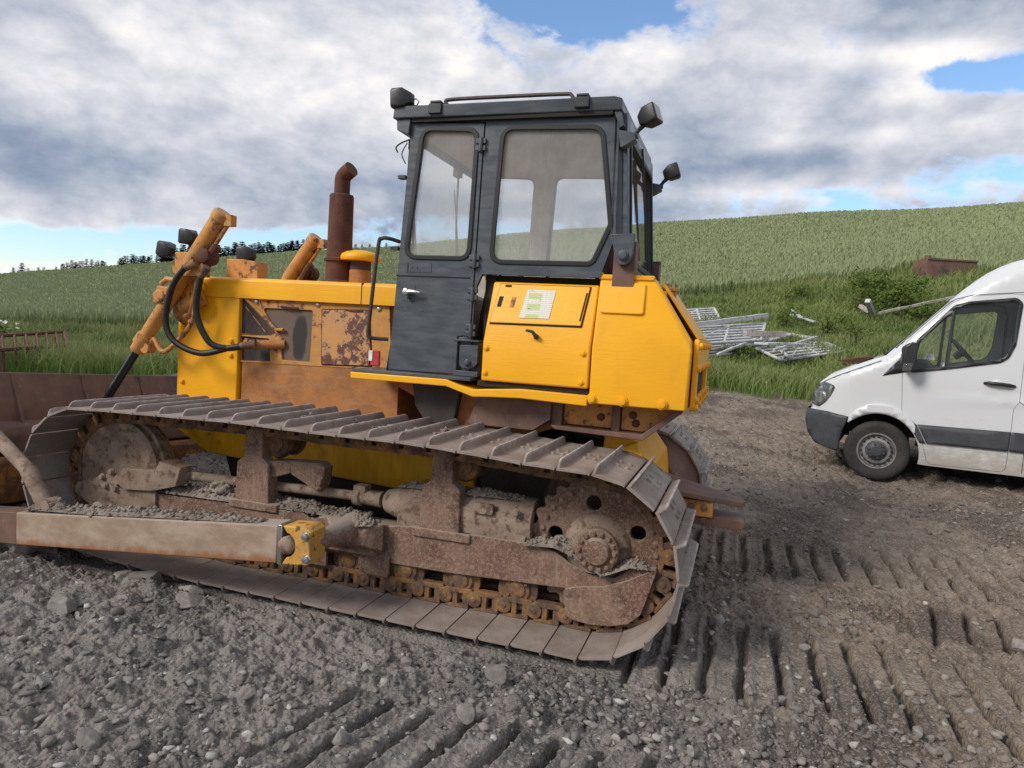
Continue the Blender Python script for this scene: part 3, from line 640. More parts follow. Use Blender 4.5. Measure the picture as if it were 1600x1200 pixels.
# sprocket: toothed disc with lightening holes, hub and cap
def sprocket():
    for yy, s_ in ((.405, 1), (far(.405), -1)):
        n = 25; pts = []
        for k in range(n*4):
            a = 2*pi*k/(n*4); r = (.395, .365, .365, .395)[k % 4]; pts.append((SX+r*cos(a), SZ+r*sin(a)))
        holes = [[(SX+.245*cos(q)+.043*cos(u), SZ+.245*sin(q)+.043*sin(u)) for u in np.linspace(0, 2*pi, 20, endpoint=False)] for q in [radians(90+8+72*k) for k in range(5)]]
        o = panel('sprocket', pts, holes, lambda a, b: (a, yy, b), M['mud_steel'], dz, .045, .004)
        b = MB()
        for k in range(30 if s_ > 0 else 0):
            a = 2*pi*k/30; bolt(b, (SX+.325*cos(a), yy-s_*.023, SZ+.325*sin(a)), (0, -s_, 0), .013, .012)
        b.each('bolt', M['mud'], o)
        b = MB(); b.lathe((SX, yy-s_*.02, SZ), (0, -s_, 0), [(0, .19), (.015, .185), (.035, .165), (.05, .13), (.09, .125), (.10, .12)], 40); h = b.build('hub', M['mud'], o)
        b = MB(); b.lathe((SX+.02, yy-s_*.11, SZ+.01), (0, -s_, 0), [(0, .118), (.025, .118), (.03, .112), (.03, .078), (.045, .076), (.058, .066), (.062, .045), (.064, .01)], 36)
        for k in range(14):
            a = 2*pi*k/14; bolt(b, (SX+.02+.097*cos(a), yy-s_*.14, SZ+.01+.097*sin(a)), (0, -s_, 0), .012, .014)
        b.build('hub_cap', M['mud_steel'], o)
    for yy, s_ in ((.80, 1), (2.20, -1)):
        b = MB(); b.lathe((SX, yy, SZ+.03), (0, s_, 0), [(0, .44), (.02, .455), (.05, .455), (.06, .42), (.09, .38), (.2, .34), (.25, .3)], 44)
        for k in range(24):
            a = 2*pi*k/24; bolt(b, (SX+.43*cos(a), yy, SZ+.03+.43*sin(a)), (0, -s_, 0), .016, .014)
        b.build('final_drive_housing', M['rust_steel'], dz)
sprocket()
# roller frame
def f_frame():
    b = MB()
    b.prism([(-3.45, .24), (-3.45, .36), (-3.0, .40), (-1.75, .43), (-1.68, .375), (-1.25, .42), (-.95, .455), (-.3, .455), (-.12, .43), (-.04, .38), (.10, .335), (.22, .335), (.30, .40), (.44, .43), (.435, .38), (.37, .16), (.30, .105), (.20, .082), (.05, .075), (-.035, .095), (-.052, .235), (-.78, .205), (-1.3, .205), (-1.72, .22), (-2.2, .235), (-3.3, .225)], .315, .345)
    b.box(-3.1, -.10, .33, .56, .245, .40)
    b.prism([(-1.70, .33), (-1.66, .40), (-1.60, .44), (-1.25, .45), (-1.2, .43), (-1.2, .25), (-1.66, .25)], .25, .32)
    b.lathe((-1.42, .25, .355), (0, -1, 0), [(0, .075), (.012, .072), (.014, .05)], 24)
    return b
fr = side(f_frame, 'track_frame', M['mud_steel'], bevel=.006, seg=2)
b = MB(); b.prism(rpoly([(.445, .432), (.435, .385), (.375, .165), (.31, .105), (.22, .076), (.10, .064), (.0, .074), (-.035, .095), (-.055, .235), (.02, .262), (.16, .285), (.30, .345)], [.01, .02, .05, .03, .03, .03, .03, .02, .02, .03, .03, .03], 3), .296, .316)
b.build('guard_plate', M['mud_steel'], fr, bevel=.010)
for x0, x1, z0 in ((-1.78, -1.56, .125), (-1.335, -1.13, .125)):
    b = MB(); b.prism(rpoly([(x0, .25), (x1, .25), (x1, z0), (x0+.03, z0), (x0, z0+.03)], .008, 2), .29, .312)
    for u in (.25, .75): b.lathe((x0+(x1-x0)*u, .289, z0+.035), (0, -1, 0), [(0, .013), (.002, .013), (.0025, .004)], 10)
    b.build('roller_guard', M['mud_steel'], fr, bevel=.003)
def f_roller(x):
    def f():
        b = MB(); b.lathe((x, .355, .165), (0, 1, 0), [(0, .105), (.004, .118), (.03, .118), (.04, .098), (.10, .098), (.11, .088), (.13, .098), (.19, .098), (.20, .118), (.225, .112)], 32)
        b.lathe((x, .328, .172), (0, 1, 0), [(0, .03), (.004, .048), (.012, .052), (.014, .074), (.022, .078), (.03, .07)], 22)
        for k in range(4): bolt(b, (x+.062*cos(k*pi/2+.6), .342, .172+.062*sin(k*pi/2+.6)), (0, -1, 0), .010, .010)
        return b
    return f
for i, x in enumerate((-2.72, -2.32, -1.91, -1.43, -1.045, -.685, -.335)): side(f_roller(x), 'track_roller', M['chain'], smooth=35)
def f_carrier(x, z):
    def f():
        b = MB(); b.lathe((x, .375, z), (0, 1, 0), [(0, .03), (0, .058), (.012, .062), (.018, .092), (.045, .105), (.055, .105), (.06, .085), (.10, .085), (.105, .07), (.145, .07), (.15, .085), (.19, .085), (.195, .105), (.21, .10)], 32); return b
    return f
def f_post(x0):
    def f():
        b = MB(); b.prism(rpoly([(x0, .44), (x0+.01, .70), (x0+.06, .74), (x0+.07, .905), (x0+.10, .925), (x0+.175, .925), (x0+.195, .905), (x0+.20, .74), (x0+.25, .70), (x0+.26, .44)], .012, 2), .31, .41)
        b.lathe((x0+.135, .312, .84), (0, -1, 0), [(0, .028), (.02, .026), (.022, .012)], 14); b.box(x0-.04, x0+.33, .30, .46, .40, .455)
        return b
    return f
def f_brace():
    b = MB(); b.hull([(-2.06, .35, .72), (-2.06, .47, .72), (-2.06, .35, .60), (-2.06, .47, .60), (-1.88, .35, .735), (-1.88, .47, .735), (-1.88, .47, .66), (-1.88, .35, .66)])
    b.hull([(-1.885, .35, .735), (-1.885, .47, .735), (-1.885, .35, .66), (-1.885, .47, .66), (-1.68, .36, .745), (-1.68, .46, .745), (-1.64, .36, .72), (-1.64, .46, .72), (-1.66, .36, .58), (-1.66, .46, .58), (-1.70, .36, .57)])
    b.lathe((-1.665, .35, .625), (0, -1, 0), [(0, .025), (.02, .022)], 10); return b
side(f_post(-2.27), 'carrier_roller_bracket', M['mud_steel'], bevel=.008); side(f_post(-.955), 'carrier_roller_bracket', M['mud_steel'], bevel=.008)
side(f_brace, 'bracket_arm', M['mud_steel'], bevel=.01); side(f_carrier(-2.03, .835), 'carrier_roller', M['chain']); side(f_carrier(-.725, .84), 'carrier_roller', M['chain'])
def f_recoil():
    b = MB(); y = .46
    b.lathe((-1.26, y, .545), (1, 0, .0), [(0, .045), (.02, .07), (.10, .095), (.20, .128), (.90, .130), (.90, .138), (.985, .138), (.99, .09), (.97, .05)], 28)
    b.prism(rpoly([(-1.12, .44), (-1.10, .56), (-1.02, .62), (-.36, .60), (-.30, .56), (-.30, .44)], .04, 4), .335, .58); b.box(-.62, -.50, .315, .345, .585, .645); bolt(b, (-.36, .315, .62), (0, -1, 0), .02, .02); return b
side(f_recoil, 'recoil_spring_housing', M['mud'], smooth=35, bevel=.006)
def f_rod():
    b = MB(); b.tube([(-2.74, .40, .535), (-2.1, .42, .545), (-1.32, .45, .552)], .031, 14); b.lathe((-1.47, .445, .55), (1, 0, 0), [(0, .04), (.01, .058), (.05, .058), (.06, .045), (.2, .052)], 18)
    b.box(-1.46, -1.38, .41, .49, .54, .625); return b
side(f_rod, 'tension_rod', M['mud'])
# -- push arms outside the tracks, their trunnions and the blade
def f_arm():
    b = MB(); b.hull([(x, y, z) for y in (-.23, -.075) for x, z in ((-1.545, .508), (-1.545, .300), (-3.48, .112), (-3.48, .318))]); return b
side(f_arm, 'push_arm', M['arm'], bevel=.006)
def f_arm2():
    b = MB(); b.hull([(x, y, z) for y in (-.226, -.08) for x, z in ((-3.481, .318), (-3.481, .110), (-4.60, .03), (-4.60, .21))]); return b
side(f_arm2, 'push_arm_tip', M['rust_steel'], bevel=.006)
def f_trun():
    b = MB(); b.tube([(-1.40, -.15, .41), (-1.385, -.06, .41), (-1.38, .06, .405), (-1.37, .16, .40), (-1.36, .27, .39)], [.052, .056, .062, .08, .11], 18); b.hull([(-1.56, .26, .28), (-1.15, .26, .28), (-1.56, .26, .455), (-1.15, .26, .46), (-1.48, .17, .33), (-1.24, .17, .33), (-1.48, .18, .43), (-1.24, .18, .43)]); return b
side(f_trun, 'trunnion_bracket', M['mud_steel'], bevel=.012)
def trunnion(y0, y1, s_):
    b = MB(); hole = [(-1.495+.062*cos(u), .408+.068*sin(u)) for u in np.linspace(-1.45, 1.45, 14)]
    out = rpoly([(-1.515, .30), (-1.515, .512), (-1.345, .522), (-1.325, .50), (-1.325, .335), (-1.345, .312)], [.0, .0, .02, .0, .0, .02], 3)
    body = [(-1.515, .512), (-1.37, .522), (-1.335, .50), (-1.345, .44), (-1.335, .37), (-1.35, .315), (-1.515, .298)]+hole
    b.prism(body, y0, y1); o = b.build('trunnion_cap', M['yellow_worn'], dz, bevel=.006)
    b = MB(); b.box(-1.543, -1.516, min(y0, y1)-.004, max(y0, y1)+.002, .296, .516); b.build('shim_plate', M['silver'], o, bevel=.003)
    b = MB(); b.lathe((-1.487, (y0+y1)/2, .406), (0, -s_, 0), [(-.07, .05), (.07, .05), (.085, .045), (.095, .03), (.098, .012)], 24); b.build('pin', M['mud'], o)
    for x, z in ((-1.362, .478), (-1.352, .352)):
        b = MB(); b.lathe((x, y0, z), (0, -s_, 0), [(0, .026), (.008, .026), (.008, .020), (.026, .019), (.028, .01)], 12); b.build('bolt', M['silver'], o)
trunnion(-.225, -.08, 1); trunnion(far(-.225), far(-.08), -1)
def f_strut():
    b = MB(); b.tube([(-3.33, -.15, .37), (-3.52, -.12, .57)], .052, 16); b.tube([(-3.50, -.12, .55), (-4.42, .0, 1.02)], .044, 16); b.box(-3.36, -3.24, -.19, -.10, .28, .40); b.lathe((-3.30, -.20, .36), (0, 1, 0), [(0, .06), (.1, .06)], 16); return b
side(f_strut, 'blade_brace', M['mud'])
def blade():
    prof = [(-4.62, 1.10), (-4.60, 1.02), (-4.56, .90), (-4.535, .76), (-4.535, .60), (-4.57, .42), (-4.64, .24), (-4.72, .06)]
    y0, y1 = -.75, 3.75; tilt = lambda y: -.052*(y-.4)
    b = MB(); n = len(prof); ys = np.linspace(y0, y1, 12)
    vs_ = [(x+d, y, z+tilt(y)) for y in ys for d in (0, -.035) for x, z in (prof if d == 0 else prof[::-1])]; k = 2*n
    fs_ = [(i*k+j, i*k+(j+1) % k, i*k+k+(j+1) % k, i*k+k+j) for i in range(len(ys)-1) for j in range(k)]+[tuple(range(k)), tuple(range((len(ys)-1)*k, len(ys)*k))]
    b.add(vs_, fs_); o = b.build('blade', M['rust_steel'], dz)
    for y in np.linspace(y0+.1, y1-.1, 8):
        b = MB(); b.prism([(-4.61, 1.09), (-4.59, 1.01), (-4.54, .90), (-4.49, .74), (-4.47, .68), (-4.56, .68)], y-.012, y+.012, lambda a, c, t: (a, t, c+tilt(t))); b.build('rib', M['rust_steel'], o)
    b = MB(); b.prism(rpoly([(-4.535, .74), (-4.42, .70), (-4.40, .64), (-4.40, .50), (-4.55, .50)], .02, 3), y0, y1, lambda a, c, t: (a, t, c+tilt(t))); b.build('back_beam', M['rust_steel'], o)
    b = MB(); b.prism(rpoly([(-4.56, .48), (-4.38, .48), (-4.36, .44), (-4.40, .12), (-4.66, .10)], .02, 3), y0, y1, lambda a, c, t: (a, t, c+tilt(t))); b.build('lower_beam', M['blade_lower'], o)
blade()

# -- main hull under the engine
b = MB(); b.prism(rpoly([(-3.42, .95), (-3.42, .74), (-3.10, .57), (-2.35, .53), (-.88, .46), (-.88, .95)], .012, 2), 1.0, 2.0); hull = b.build('main_frame', M['yellow_grimy'], dz, bevel=.008)
b = MB(); b.prism([(-3.0, .57), (-2.9, .30), (-.6, .22), (-.6, .52)], 1.08, 1.92); b.box(-.9, .05, 1.05, 1.95, .35, .92); b.build('belly_guard', M['dark_steel'], hull)
b = MB()
for x, z in ((-3.16, .86), (-3.0, .68), (-3.08, .79), (-3.1, .73)): bolt(b, (x, 1.0, z), (0, -1, 0), .017, .016)
b.each('bolt', M['yellow_grimy'], hull)
b = MB(); b.prism(rpoly([(-.02, .40), (-.02, 1.05), (.14, 1.05), (.30, .84), (.36, .40)], .04, 4), 1.02, 1.98); b.build('rear_housing', M['yellow'], hull, bevel=.02, seg=3)
b = MB(); b.prism([(.05, .93), (.20, 1.0), (.36, .70), (.30, .60)], .96, 1.03); b.build('rear_gusset', M['yellow_grimy'], hull, bevel=.01)
def drawbar():
    b = MB(); b.hull([(.30, 1.2, .69), (.30, 1.8, .69), (.86, 1.42, .605), (.86, 1.58, .605), (.88, 1.5, .60), (.30, 1.2, .655), (.30, 1.8, .655), (.86, 1.42, .572), (.86, 1.58, .572), (.88, 1.5, .57)]); o = b.build('drawbar', M['rust_steel'], dz, bevel=.005)
    b = MB(); b.prism(rpoly([(.3, .52), (.3, .44), (.84, .425), (.885, .45), (.885, .475), (.84, .49)], .01, 3), 1.38, 1.62); b.build('lower_hitch_plate', M['rust_steel'], o, bevel=.006)
    b = MB(); b.box(.3, .68, 1.36, 1.64, .491, .60); 
    b.build('hitch_block', M['yellow_old'], o, bevel=.006)
    b = MB()
    for x in (.46, .54, .62):
        for z in (.465, .555): b.lathe((x, 1.362 if z > .5 else 1.382, z), (0, -1, 0), [(0, .024), (.014, .022), (.016, .01)], 10)
    b.each('bolt', M['rust_steel'], o)
drawbar()
# -- belly / fender supports under the cab and tank
b = MB(); b.prism([(-1.62, 1.28), (-1.35, 1.16), (-1.25, 1.0), (-.5, .97), (-.3, 1.05), (.24, 1.05), (.44, 1.20), (.44, 1.24), (-1.62, 1.30)], .97, 2.03); belly = b.build('body_floor', M['tan'], dz, bevel=.005)
for nm, pts, mt, y0, y1 in (('floor_support', [(-1.33, 1.25), (-1.30, 1.10), (-1.2, .98), (-1.02, .98), (-.98, 1.25)], 'dark_steel', .90, .965),
                            ('floor_support', [(-.82, 1.24), (-.90, 1.02), (-.45, 1.02), (-.34, 1.10), (-.34, 1.24)], 'rust_steel', .86, .965),
                            ('support_flange', [(-.33, 1.07), (-.30, 1.045), (.25, 1.03), (.47, 1.215), (.44, 1.235), (.24, 1.065)], 'rust_steel', .84, .98),
                            ('support_plate', [(-.27, 1.24), (-.27, 1.075), (.04, 1.075), (.04, 1.24)], 'yellow_old', .935, .968), ('support_plate', [(.10, 1.24), (.10, 1.075), (.245, 1.07), (.43, 1.22)], 'yellow_old', .935, .968),
                            ('support_post', [(-.34, 1.24), (-.34, 1.06), (-.275, 1.06), (-.275, 1.24)], 'rust_steel', .90, .966), ('support_post', [(.045, 1.24), (.045, 1.05), (.095, 1.05), (.095, 1.24)], 'rust_steel', .90, .966)):
    for flip in (0, 1):
        b = MB(); b.prism(pts, far(y0) if flip else y0, far(y1) if flip else y1); b.build(nm, M[mt], belly, bevel=.004)
b = MB()
for x, z in ((-.03, 1.14), (.17, 1.17), (.19, 1.12)): bolt(b, (x, .934, z), (0, -1, 0), .020, .016)
b.each('bolt', M['rust_dark'], belly)
# platform deck and its bent yellow edge
b = MB(); b.box(-1.69, -.84, .715, 1.1, 1.312, 1.334); b.build('platform_deck', M['cab'], dz, bevel=.003)
b = MB()
edge = [(-1.695, 1.31, 1.268), (-1.0, 1.313, 1.268), (-.92, 1.285, 1.245), (-.815, 1.262, 1.215), (-.72, 1.272, 1.222), (-.5, 1.290, 1.232), (-.078, 1.284, 1.220)]
b.prism([(x, a) for x, a, c in edge]+[(x, c) for x, a, c in edge[::-1]], .705, .73); b.prism([(x, a) for x, a, c in edge]+[(x, a-.014) for x, a, c in edge[::-1]], .731, .97)
b.build('platform_edge', M['yellow'], dz, bevel=.006)
# -- engine bay
b = MB(); b.prism(rpoly([(-2.86, .85), (-2.86, 1.296), (-1.52, 1.325), (-1.52, .90)], .004, 2), 1.07, 1.93); b.build('engine_lower_panel', M['tan'], dz, bevel=.004)
b = MB(); b.box(-2.90, -1.5, 1.09, 1.91, 1.30, 1.79); eng = b.build('engine_housing', M['tan'], dz)
def eng_fn(y): return lambda a, c: (a, y, c)
g1 = rpoly([(-2.69, 1.712), (-2.245, 1.714), (-2.255, 1.33), (-2.50, 1.33), (-2.51, 1.50), (-2.58, 1.56)], [.02, .02, .01, .01, .02, .02], 4)
g2 = rpoly([(-2.165, 1.724), (-1.775, 1.735), (-1.735, 1.335), (-2.15, 1.318)], .012, 4)
g0 = rpoly([(-2.895, 1.776), (-2.835, 1.772), (-2.56, 1.53), (-2.61, 1.505), (-2.895, 1.508)], .006, 2); g00 = rpoly([(-2.89, 1.49), (-2.62, 1.482), (-2.60, 1.31), (-2.87, 1.30)], .006, 2)
frame_poly = [(-2.90, 1.782), (-1.62, 1.782), (-1.58, 1.318), (-2.87, 1.290)]
panel('panel_frame', frame_poly, [g1, g0, g00], eng_fn(1.075), M['yellow_old'], eng, .02, .003)
for nm, g, mt, yy in (('grille_screen', g1, 'grille', 1.084), ('grille_screen', g0, 'dark_steel', 1.086), ('grille_screen', g00, 'dark_steel', 1.086)): panel(nm, inset(g, -.004), [], eng_fn(yy), M[mt], eng, .006, 0)
panel('access_door', inset(g2, .004), [], eng_fn(1.060), M['rust_panel'], eng, .010, .003); panel('door_seal', inset(g2, -.004), [], eng_fn(1.0635), M['dark'], eng, .004, 0)
b = MB(); b.tube([(-2.83, 1.058, 1.772), (-2.555, 1.058, 1.555), (-2.49, 1.058, 1.555)], .013, 6); b.tube([(-2.845, 1.075, 1.71), (-2.66, 1.075, 1.53)], .004, 6); b.build('grille_strut', M['yellow_old'], eng)
for x, z in ((-2.745, 1.756), (-2.204, 1.754), (-1.700, 1.748)):
    b = MB(); b.lathe((x, 1.064, z), (0, -1, 0), [(0, .018), (.006, .018), (.010, .014), (.012, .005)], 12); b.build('bolt', M['silver'], eng)
for x in (-2.45, -1.9):
    b = MB(); b.tube([(x-.07, 1.06, 1.728), (x, 1.052, 1.724), (x+.08, 1.06, 1.722)], .009, 6); b.build('latch', M['rust_dark'], eng)
b = MB(); b.box(-1.755, -1.68, 1.055, 1.061, 1.345, 1.45); o = b.build('sticker', M['red'], eng); b = MB(); b.box(-1.758, -1.728, 1.049, 1.0545, 1.375, 1.448); b.build('sticker_label', M['white_plastic'], eng)
b = MB(); b.box(-3.455, -2.885, 1.045, 1.955, .80, 1.782); rad = b.build('radiator_guard', M['yellow'], dz, bevel=.008)
b = MB()
for x, z in ((-2.945, 1.445), (-2.945, 1.335), (-3.40, 1.53), (-3.40, 1.10)): bolt(b, (x, 1.044, z), (0, -1, 0), .017, .016)
b.each('bolt', M['yellow'], rad)
b = MB(); b.prism([(-3.475, .80), (-3.475, 1.75), (-3.456, 1.75), (-3.456, .80)], 1.10, 1.90); b.build('radiator_grille', M['yellow_old'], rad, bevel=.01)
# hood: rounded box over the engine
b = MB(); cs = rpoly([(1.035, 1.775), (1.035, 1.915), (1.07, 1.932), (1.93, 1.932), (1.965, 1.915), (1.965, 1.775)], [0, .02, .03, .03, .02, 0], 4)
b.add([(x, y, z+.004*(x+3.4)*-0.5) for x in (-3.44, -1.45) for y, z in cs], [tuple(range(len(cs))), tuple(range(2*len(cs)-1, len(cs)-1, -1))]+[(i, (i+1) % len(cs), (i+1) % len(cs)+len(cs), i+len(cs)) for i in range(len(cs))])
hood = b.build('hood', M['yellow'], dz, bevel=.004)
b = MB(); b.box(-1.832, -1.828, 1.032, 1.5, 1.776, 1.926); b.build('hood_seam', M['dark'], hood)
# exhaust, pre cleaner, lamp box
b = MB(); b.lathe((-2.315, 1.5, 1.93), (0, 0, 1), [(0, .15), (.02, .15), (.035, .118), (.04, .104), (.185, .102), (.187, .118), (.205, .120), (.215, .100), (.45, .096), (.70, .094), (.71, .088), (.712, .062)], 30)
b.tube([(-2.315, 1.5, 2.63)]+[(-2.315, 1.5, 2.745)]+[(-2.315+.09*(1-cos(a)), 1.5-.01*sin(a), 2.745+.075*sin(a)) for a in (.25, .5, .75, .95)]+[(-2.225, 1.48, 2.838)], [.061]*7, 22); b.build('exhaust', M['rust_dark'], dz, smooth=30)
b = MB(); b.lathe((-2.12, 1.5, 1.93), (0, 0, 1), [(0, .085), (.12, .085), (.125, .078), (.19, .078), (.20, .08)], 28); pc = b.build('air_intake', M['tan'], dz)
b = MB(); b.lathe((-2.12, 1.5, 2.125), (0, 0, 1), [(0, .09), (.0, .150), (.012, .158), (.03, .157), (.05, .148), (.068, .115), (.08, .06), (.083, .01)], 36); b.build('pre_cleaner_cap', M['yellow'], pc, smooth=50)
b = MB(); b.lathe((-2.12, 1.5, 2.05), (0, 0, 1), [(0, .0805), (.07, .0805)], 28); b.build('intake_band', M['dark_steel'], pc)
def lamp_mesh(w=.075, h=.085, d=.13):                # facing -x, at origin
    b = MB(); b.hull([(-d*.5, y*w, z*h) for y in (-1, 1) for z in (-.62, .62)]+[(-d*.5, y*w*.8, z*h*.85) for y in (-1, 1) for z in (-1, 1)]+[(d*.1, y*w*.9, z*h*.8) for y in (-1, 1) for z in (-1, 1)]+[(d*.5, y*w*.4, z*h*.4) for y in (-1, 1) for z in (-1, 1)])
    return b
def lamp(pos, yaw, pitch, foot, sc=1.0):
    L = lamp_mesh(.075*sc, .085*sc, .15*sc); Mx = Matrix.Translation(pos) @ Matrix.Rotation(yaw, 4, 'Z') @ Matrix.Rotation(pitch, 4, 'Y')
    L.v = [tuple(Mx @ Vector(p)) for p in L.v]; o = L.build('work_light', M['black'], dz, bevel=.012, seg=3)
    g = MB(); g.box(-.079*sc, -.0755*sc, -.055*sc, .055*sc, -.06*sc, .06*sc, Mx); g.build('lens', M['lens_orange'], o)
    b = MB(); p = Vector(pos); q = Vector(foot); b.tube([p+(q-p)*.2, q], .014, 8); b.box(q.x-.025, q.x+.025, q.y-.02, q.y+.02, q.z-.012, q.z+.012); b.build('mount', M['black'], o)
    b = MB(); s_ = Vector((.03, 0, .02)); b.tube([p+(q-p)*.25+s_*.2, p+(q-p)*.5+s_*1.5, p+(q-p)*.8+s_*1.4, q], .004, 6); b.build('wire', M['rubber'], o)
    return o
b = MB(); b.box(-3.27, -3.10, 1.35, 1.65, 1.935, 2.10); b.prism(rpoly([(-3.10, 2.09), (-2.99, 2.085), (-2.96, 2.04), (-2.955, 1.935), (-3.10, 1.935)], .02, 3), 1.34, 1.36); b.build('lamp_box', M['yellow_old'], dz, bevel=.006)
lamp((-3.17, 1.48, 2.155), 0, -.1, (-3.17, 1.48, 2.10), .9)
lamp((-3.73, 1.2, 2.14), -.25, .25, (-3.62, 1.2, 2.05), .86); lamp((-3.51, 1.2, 2.25), -.1, .05, (-3.50, 1.2, 2.12), .84)
b = MB(); b.box(-3.58, -3.36, 1.12, 1.26, 1.80, 2.12); b.box(-3.64, -3.57, 1.16, 1.22, 1.95, 2.06); b.build('lamp_post', M['yellow_old'], dz, bevel=.008)

# -- lift cylinders, hoses
def spline(pts, n=10):
    P = [Vector(p) for p in pts]; P = [P[0]*2-P[1]]+P+[P[-1]*2-P[-2]]; out = []
    for i in range(1, len(P)-2):
        for k in range(n):
            t = k/n; a, b_, c, d = P[i-1:i+3]; out.append(.5*((2*b_)+(c-a)*t+(2*a-5*b_+4*c-d)*t*t+(3*b_-a-3*c+d)*t**3))
    return out+[P[-2]]
def cyl_side(f):
    Y = (lambda y: far(y)) if f else (lambda y: y)
    A = Vector((-2.935, Y(.90), 2.385)); B = Vector((-3.68, Y(.90), 1.365)); ax = (B-A).normalized(); L = (B-A).length
    b = MB(); b.lathe(A, ax, [(-.012, .055), (0, .069), (.055, .071), (.06, .065), (L*.36, .064), (L*.40, .053), (L-.10, .053), (L-.095, .066), (L-.02, .068), (L-.018, .058), (L+.05, .055)], 26)
    o = b.build('lift_cylinder', M['yellow_old'], dz, smooth=35)
    b = MB(); b.tube([B, B+ax*.62], .030, 16); b.build('piston_rod', M['hydraulic'], o)
    e = A+ax*.03+Vector((.085, 0, -.03))
    b = MB(); b.tube([e, e+ax*.46], .016, 10); b.box(e.x-.035, e.x+.03, min(Y(.87), Y(.93)), max(Y(.87), Y(.93)), e.z-.04, e.z+.04); q = e+ax*.46; b.box(q.x-.08, q.x+.06, min(Y(.83), Y(.95)), max(Y(.83), Y(.95)), q.z-.045, q.z+.035)
    p0 = q+Vector((-.01, 0, -.03)); b.tube(spline([p0, p0+Vector((-.01, 0, -.18)), p0+Vector((-.035, 0, -.34)), p0+Vector((-.12, 0, -.46)), p0+Vector((-.30, 0, -.60)), B+Vector((.13, 0, .06)), B+Vector((.09, 0, .0)), B+ax*.02+Vector((.03, 0, 0))], 6), .019, 10); b.lathe(B+ax*.02+Vector((.09, 0, 0)), (0, 1, 0), [(-.04, .04), (.04, .04)], 12); b.build('hydraulic_pipe', M['yellow_old'], o)
    C_ = A+ax*(L*.62); b = MB(); b.lathe(C_+Vector((-.05, 0, 0)), (0, 1, 0), [(-.075, .035), (-.075, .05), (.10, .06)], 12)
    b.hull([(C_.x-.12, Y(.84), C_.z-.05), (C_.x-.0, Y(.84), C_.z-.06), (C_.x-.08, Y(.84), C_.z+.08), (C_.x+.03, Y(.84), C_.z+.07), (C_.x-.10, Y(.96), C_.z-.05), (C_.x+.01, Y(.96), C_.z-.06), (C_.x-.06, Y(.96), C_.z+.08), (C_.x+.04, Y(.96), C_.z+.07)])
    b.build('trunnion_block', M['yellow_old'], o, bevel=.01)
    b = MB(); b.lathe((C_.x+.03, Y(.86), C_.z-.10), (0, 1 if not f else -1, 0), [(.11, .03), (.11, .065), (.12, .085), (.16, .10), (.19, .12)], 18); b.tube([(C_.x+.03, Y(.98), C_.z-.08), (C_.x+.12, Y(1.0), C_.z-.02), (C_.x+.20, Y(1.04), C_.z+.02)], [.06, .065, .07], 12); b.tube([(C_.x-.02, Y(.98), C_.z+.0), (C_.x-.04, Y(.99), C_.z+.10), (C_.x+.08, Y(1.03), C_.z+.18)], [.045, .04, .05], 10)
    for a_ in range(5): bolt(b, (C_.x-.04+.045*a_, Y(.965), C_.z-.0-.045*a_), (0, -1 if not f else 1, 0), .018, .02)
    b.tube([(C_.x-.17, Y(.98), C_.z+.10), (C_.x-.11, Y(.97), C_.z+.14), (C_.x-.02, Y(.98), C_.z+.13)], .022, 8)
    for k in range(3): b.tube(spline([(C_.x+.09+.05*k, Y(.98), C_.z+.18), (C_.x+.12+.05*k, Y(.95), C_.z+.02), (C_.x+.06+.05*k, Y(.98), C_.z-.12)], 5), .016, 8)
    b.build('cylinder_yoke', M['yellow_old'], dz, bevel=.008)
    b = MB(); b.lathe((-3.07, Y(.84), 2.07), (0, 1, 0), [(0, .03), (.01, .06), (.04, .055), (.05, .07), (.12, .07), (.13, .05)], 10); b.tube([(-3.07, Y(.9), 2.0), (-3.02, Y(.9), 2.1), (-2.98, Y(.9), 2.15)], .035, 8); b.build('valve', M['rust_dark'], o, bevel=.006)
cyl_side(0); cyl_side(1)
for pts in ([(-3.10, .80, 2.0), (-3.17, .79, 1.965), (-3.283, .79, 1.817), (-3.343, .80, 1.576), (-3.27, .81, 1.424), (-3.05, .84, 1.345), (-2.83, .90, 1.40), (-2.74, .93, 1.42)],
            [(-2.99, .80, 1.965), (-3.03, .80, 1.91), (-3.07, .81, 1.65), (-2.98, .84, 1.44), (-2.86, .89, 1.395), (-2.75, .95, 1.415)]):
    b = MB(); b.tube(spline(pts), .023, 12); h_ = b.build('hydraulic_hose', M['rubber'], dz, smooth=60)
    b = MB(); e1, e0 = Vector(pts[-1]), Vector(pts[-2]); b.lathe(e1-(e1-e0)*.2, e1-e0, [(0, .027), (.08, .027), (.085, .034), (.115, .034)], 10); s1, s0 = Vector(pts[0]), Vector(pts[1]); b.lathe(s1, s0-s1, [(-.02, .032), (.02, .032), (.025, .027), (.07, .027)], 10); b.each('hose_fitting', M['chain'], h_)
b = MB(); b.lathe((-2.76, .96, 1.43), (1, .45, .06), [(0, .03), (.01, .045), (.03, .045), (.035, .034), (.30, .034)], 18); b.build('pipe_stub', M['tan'], dz)
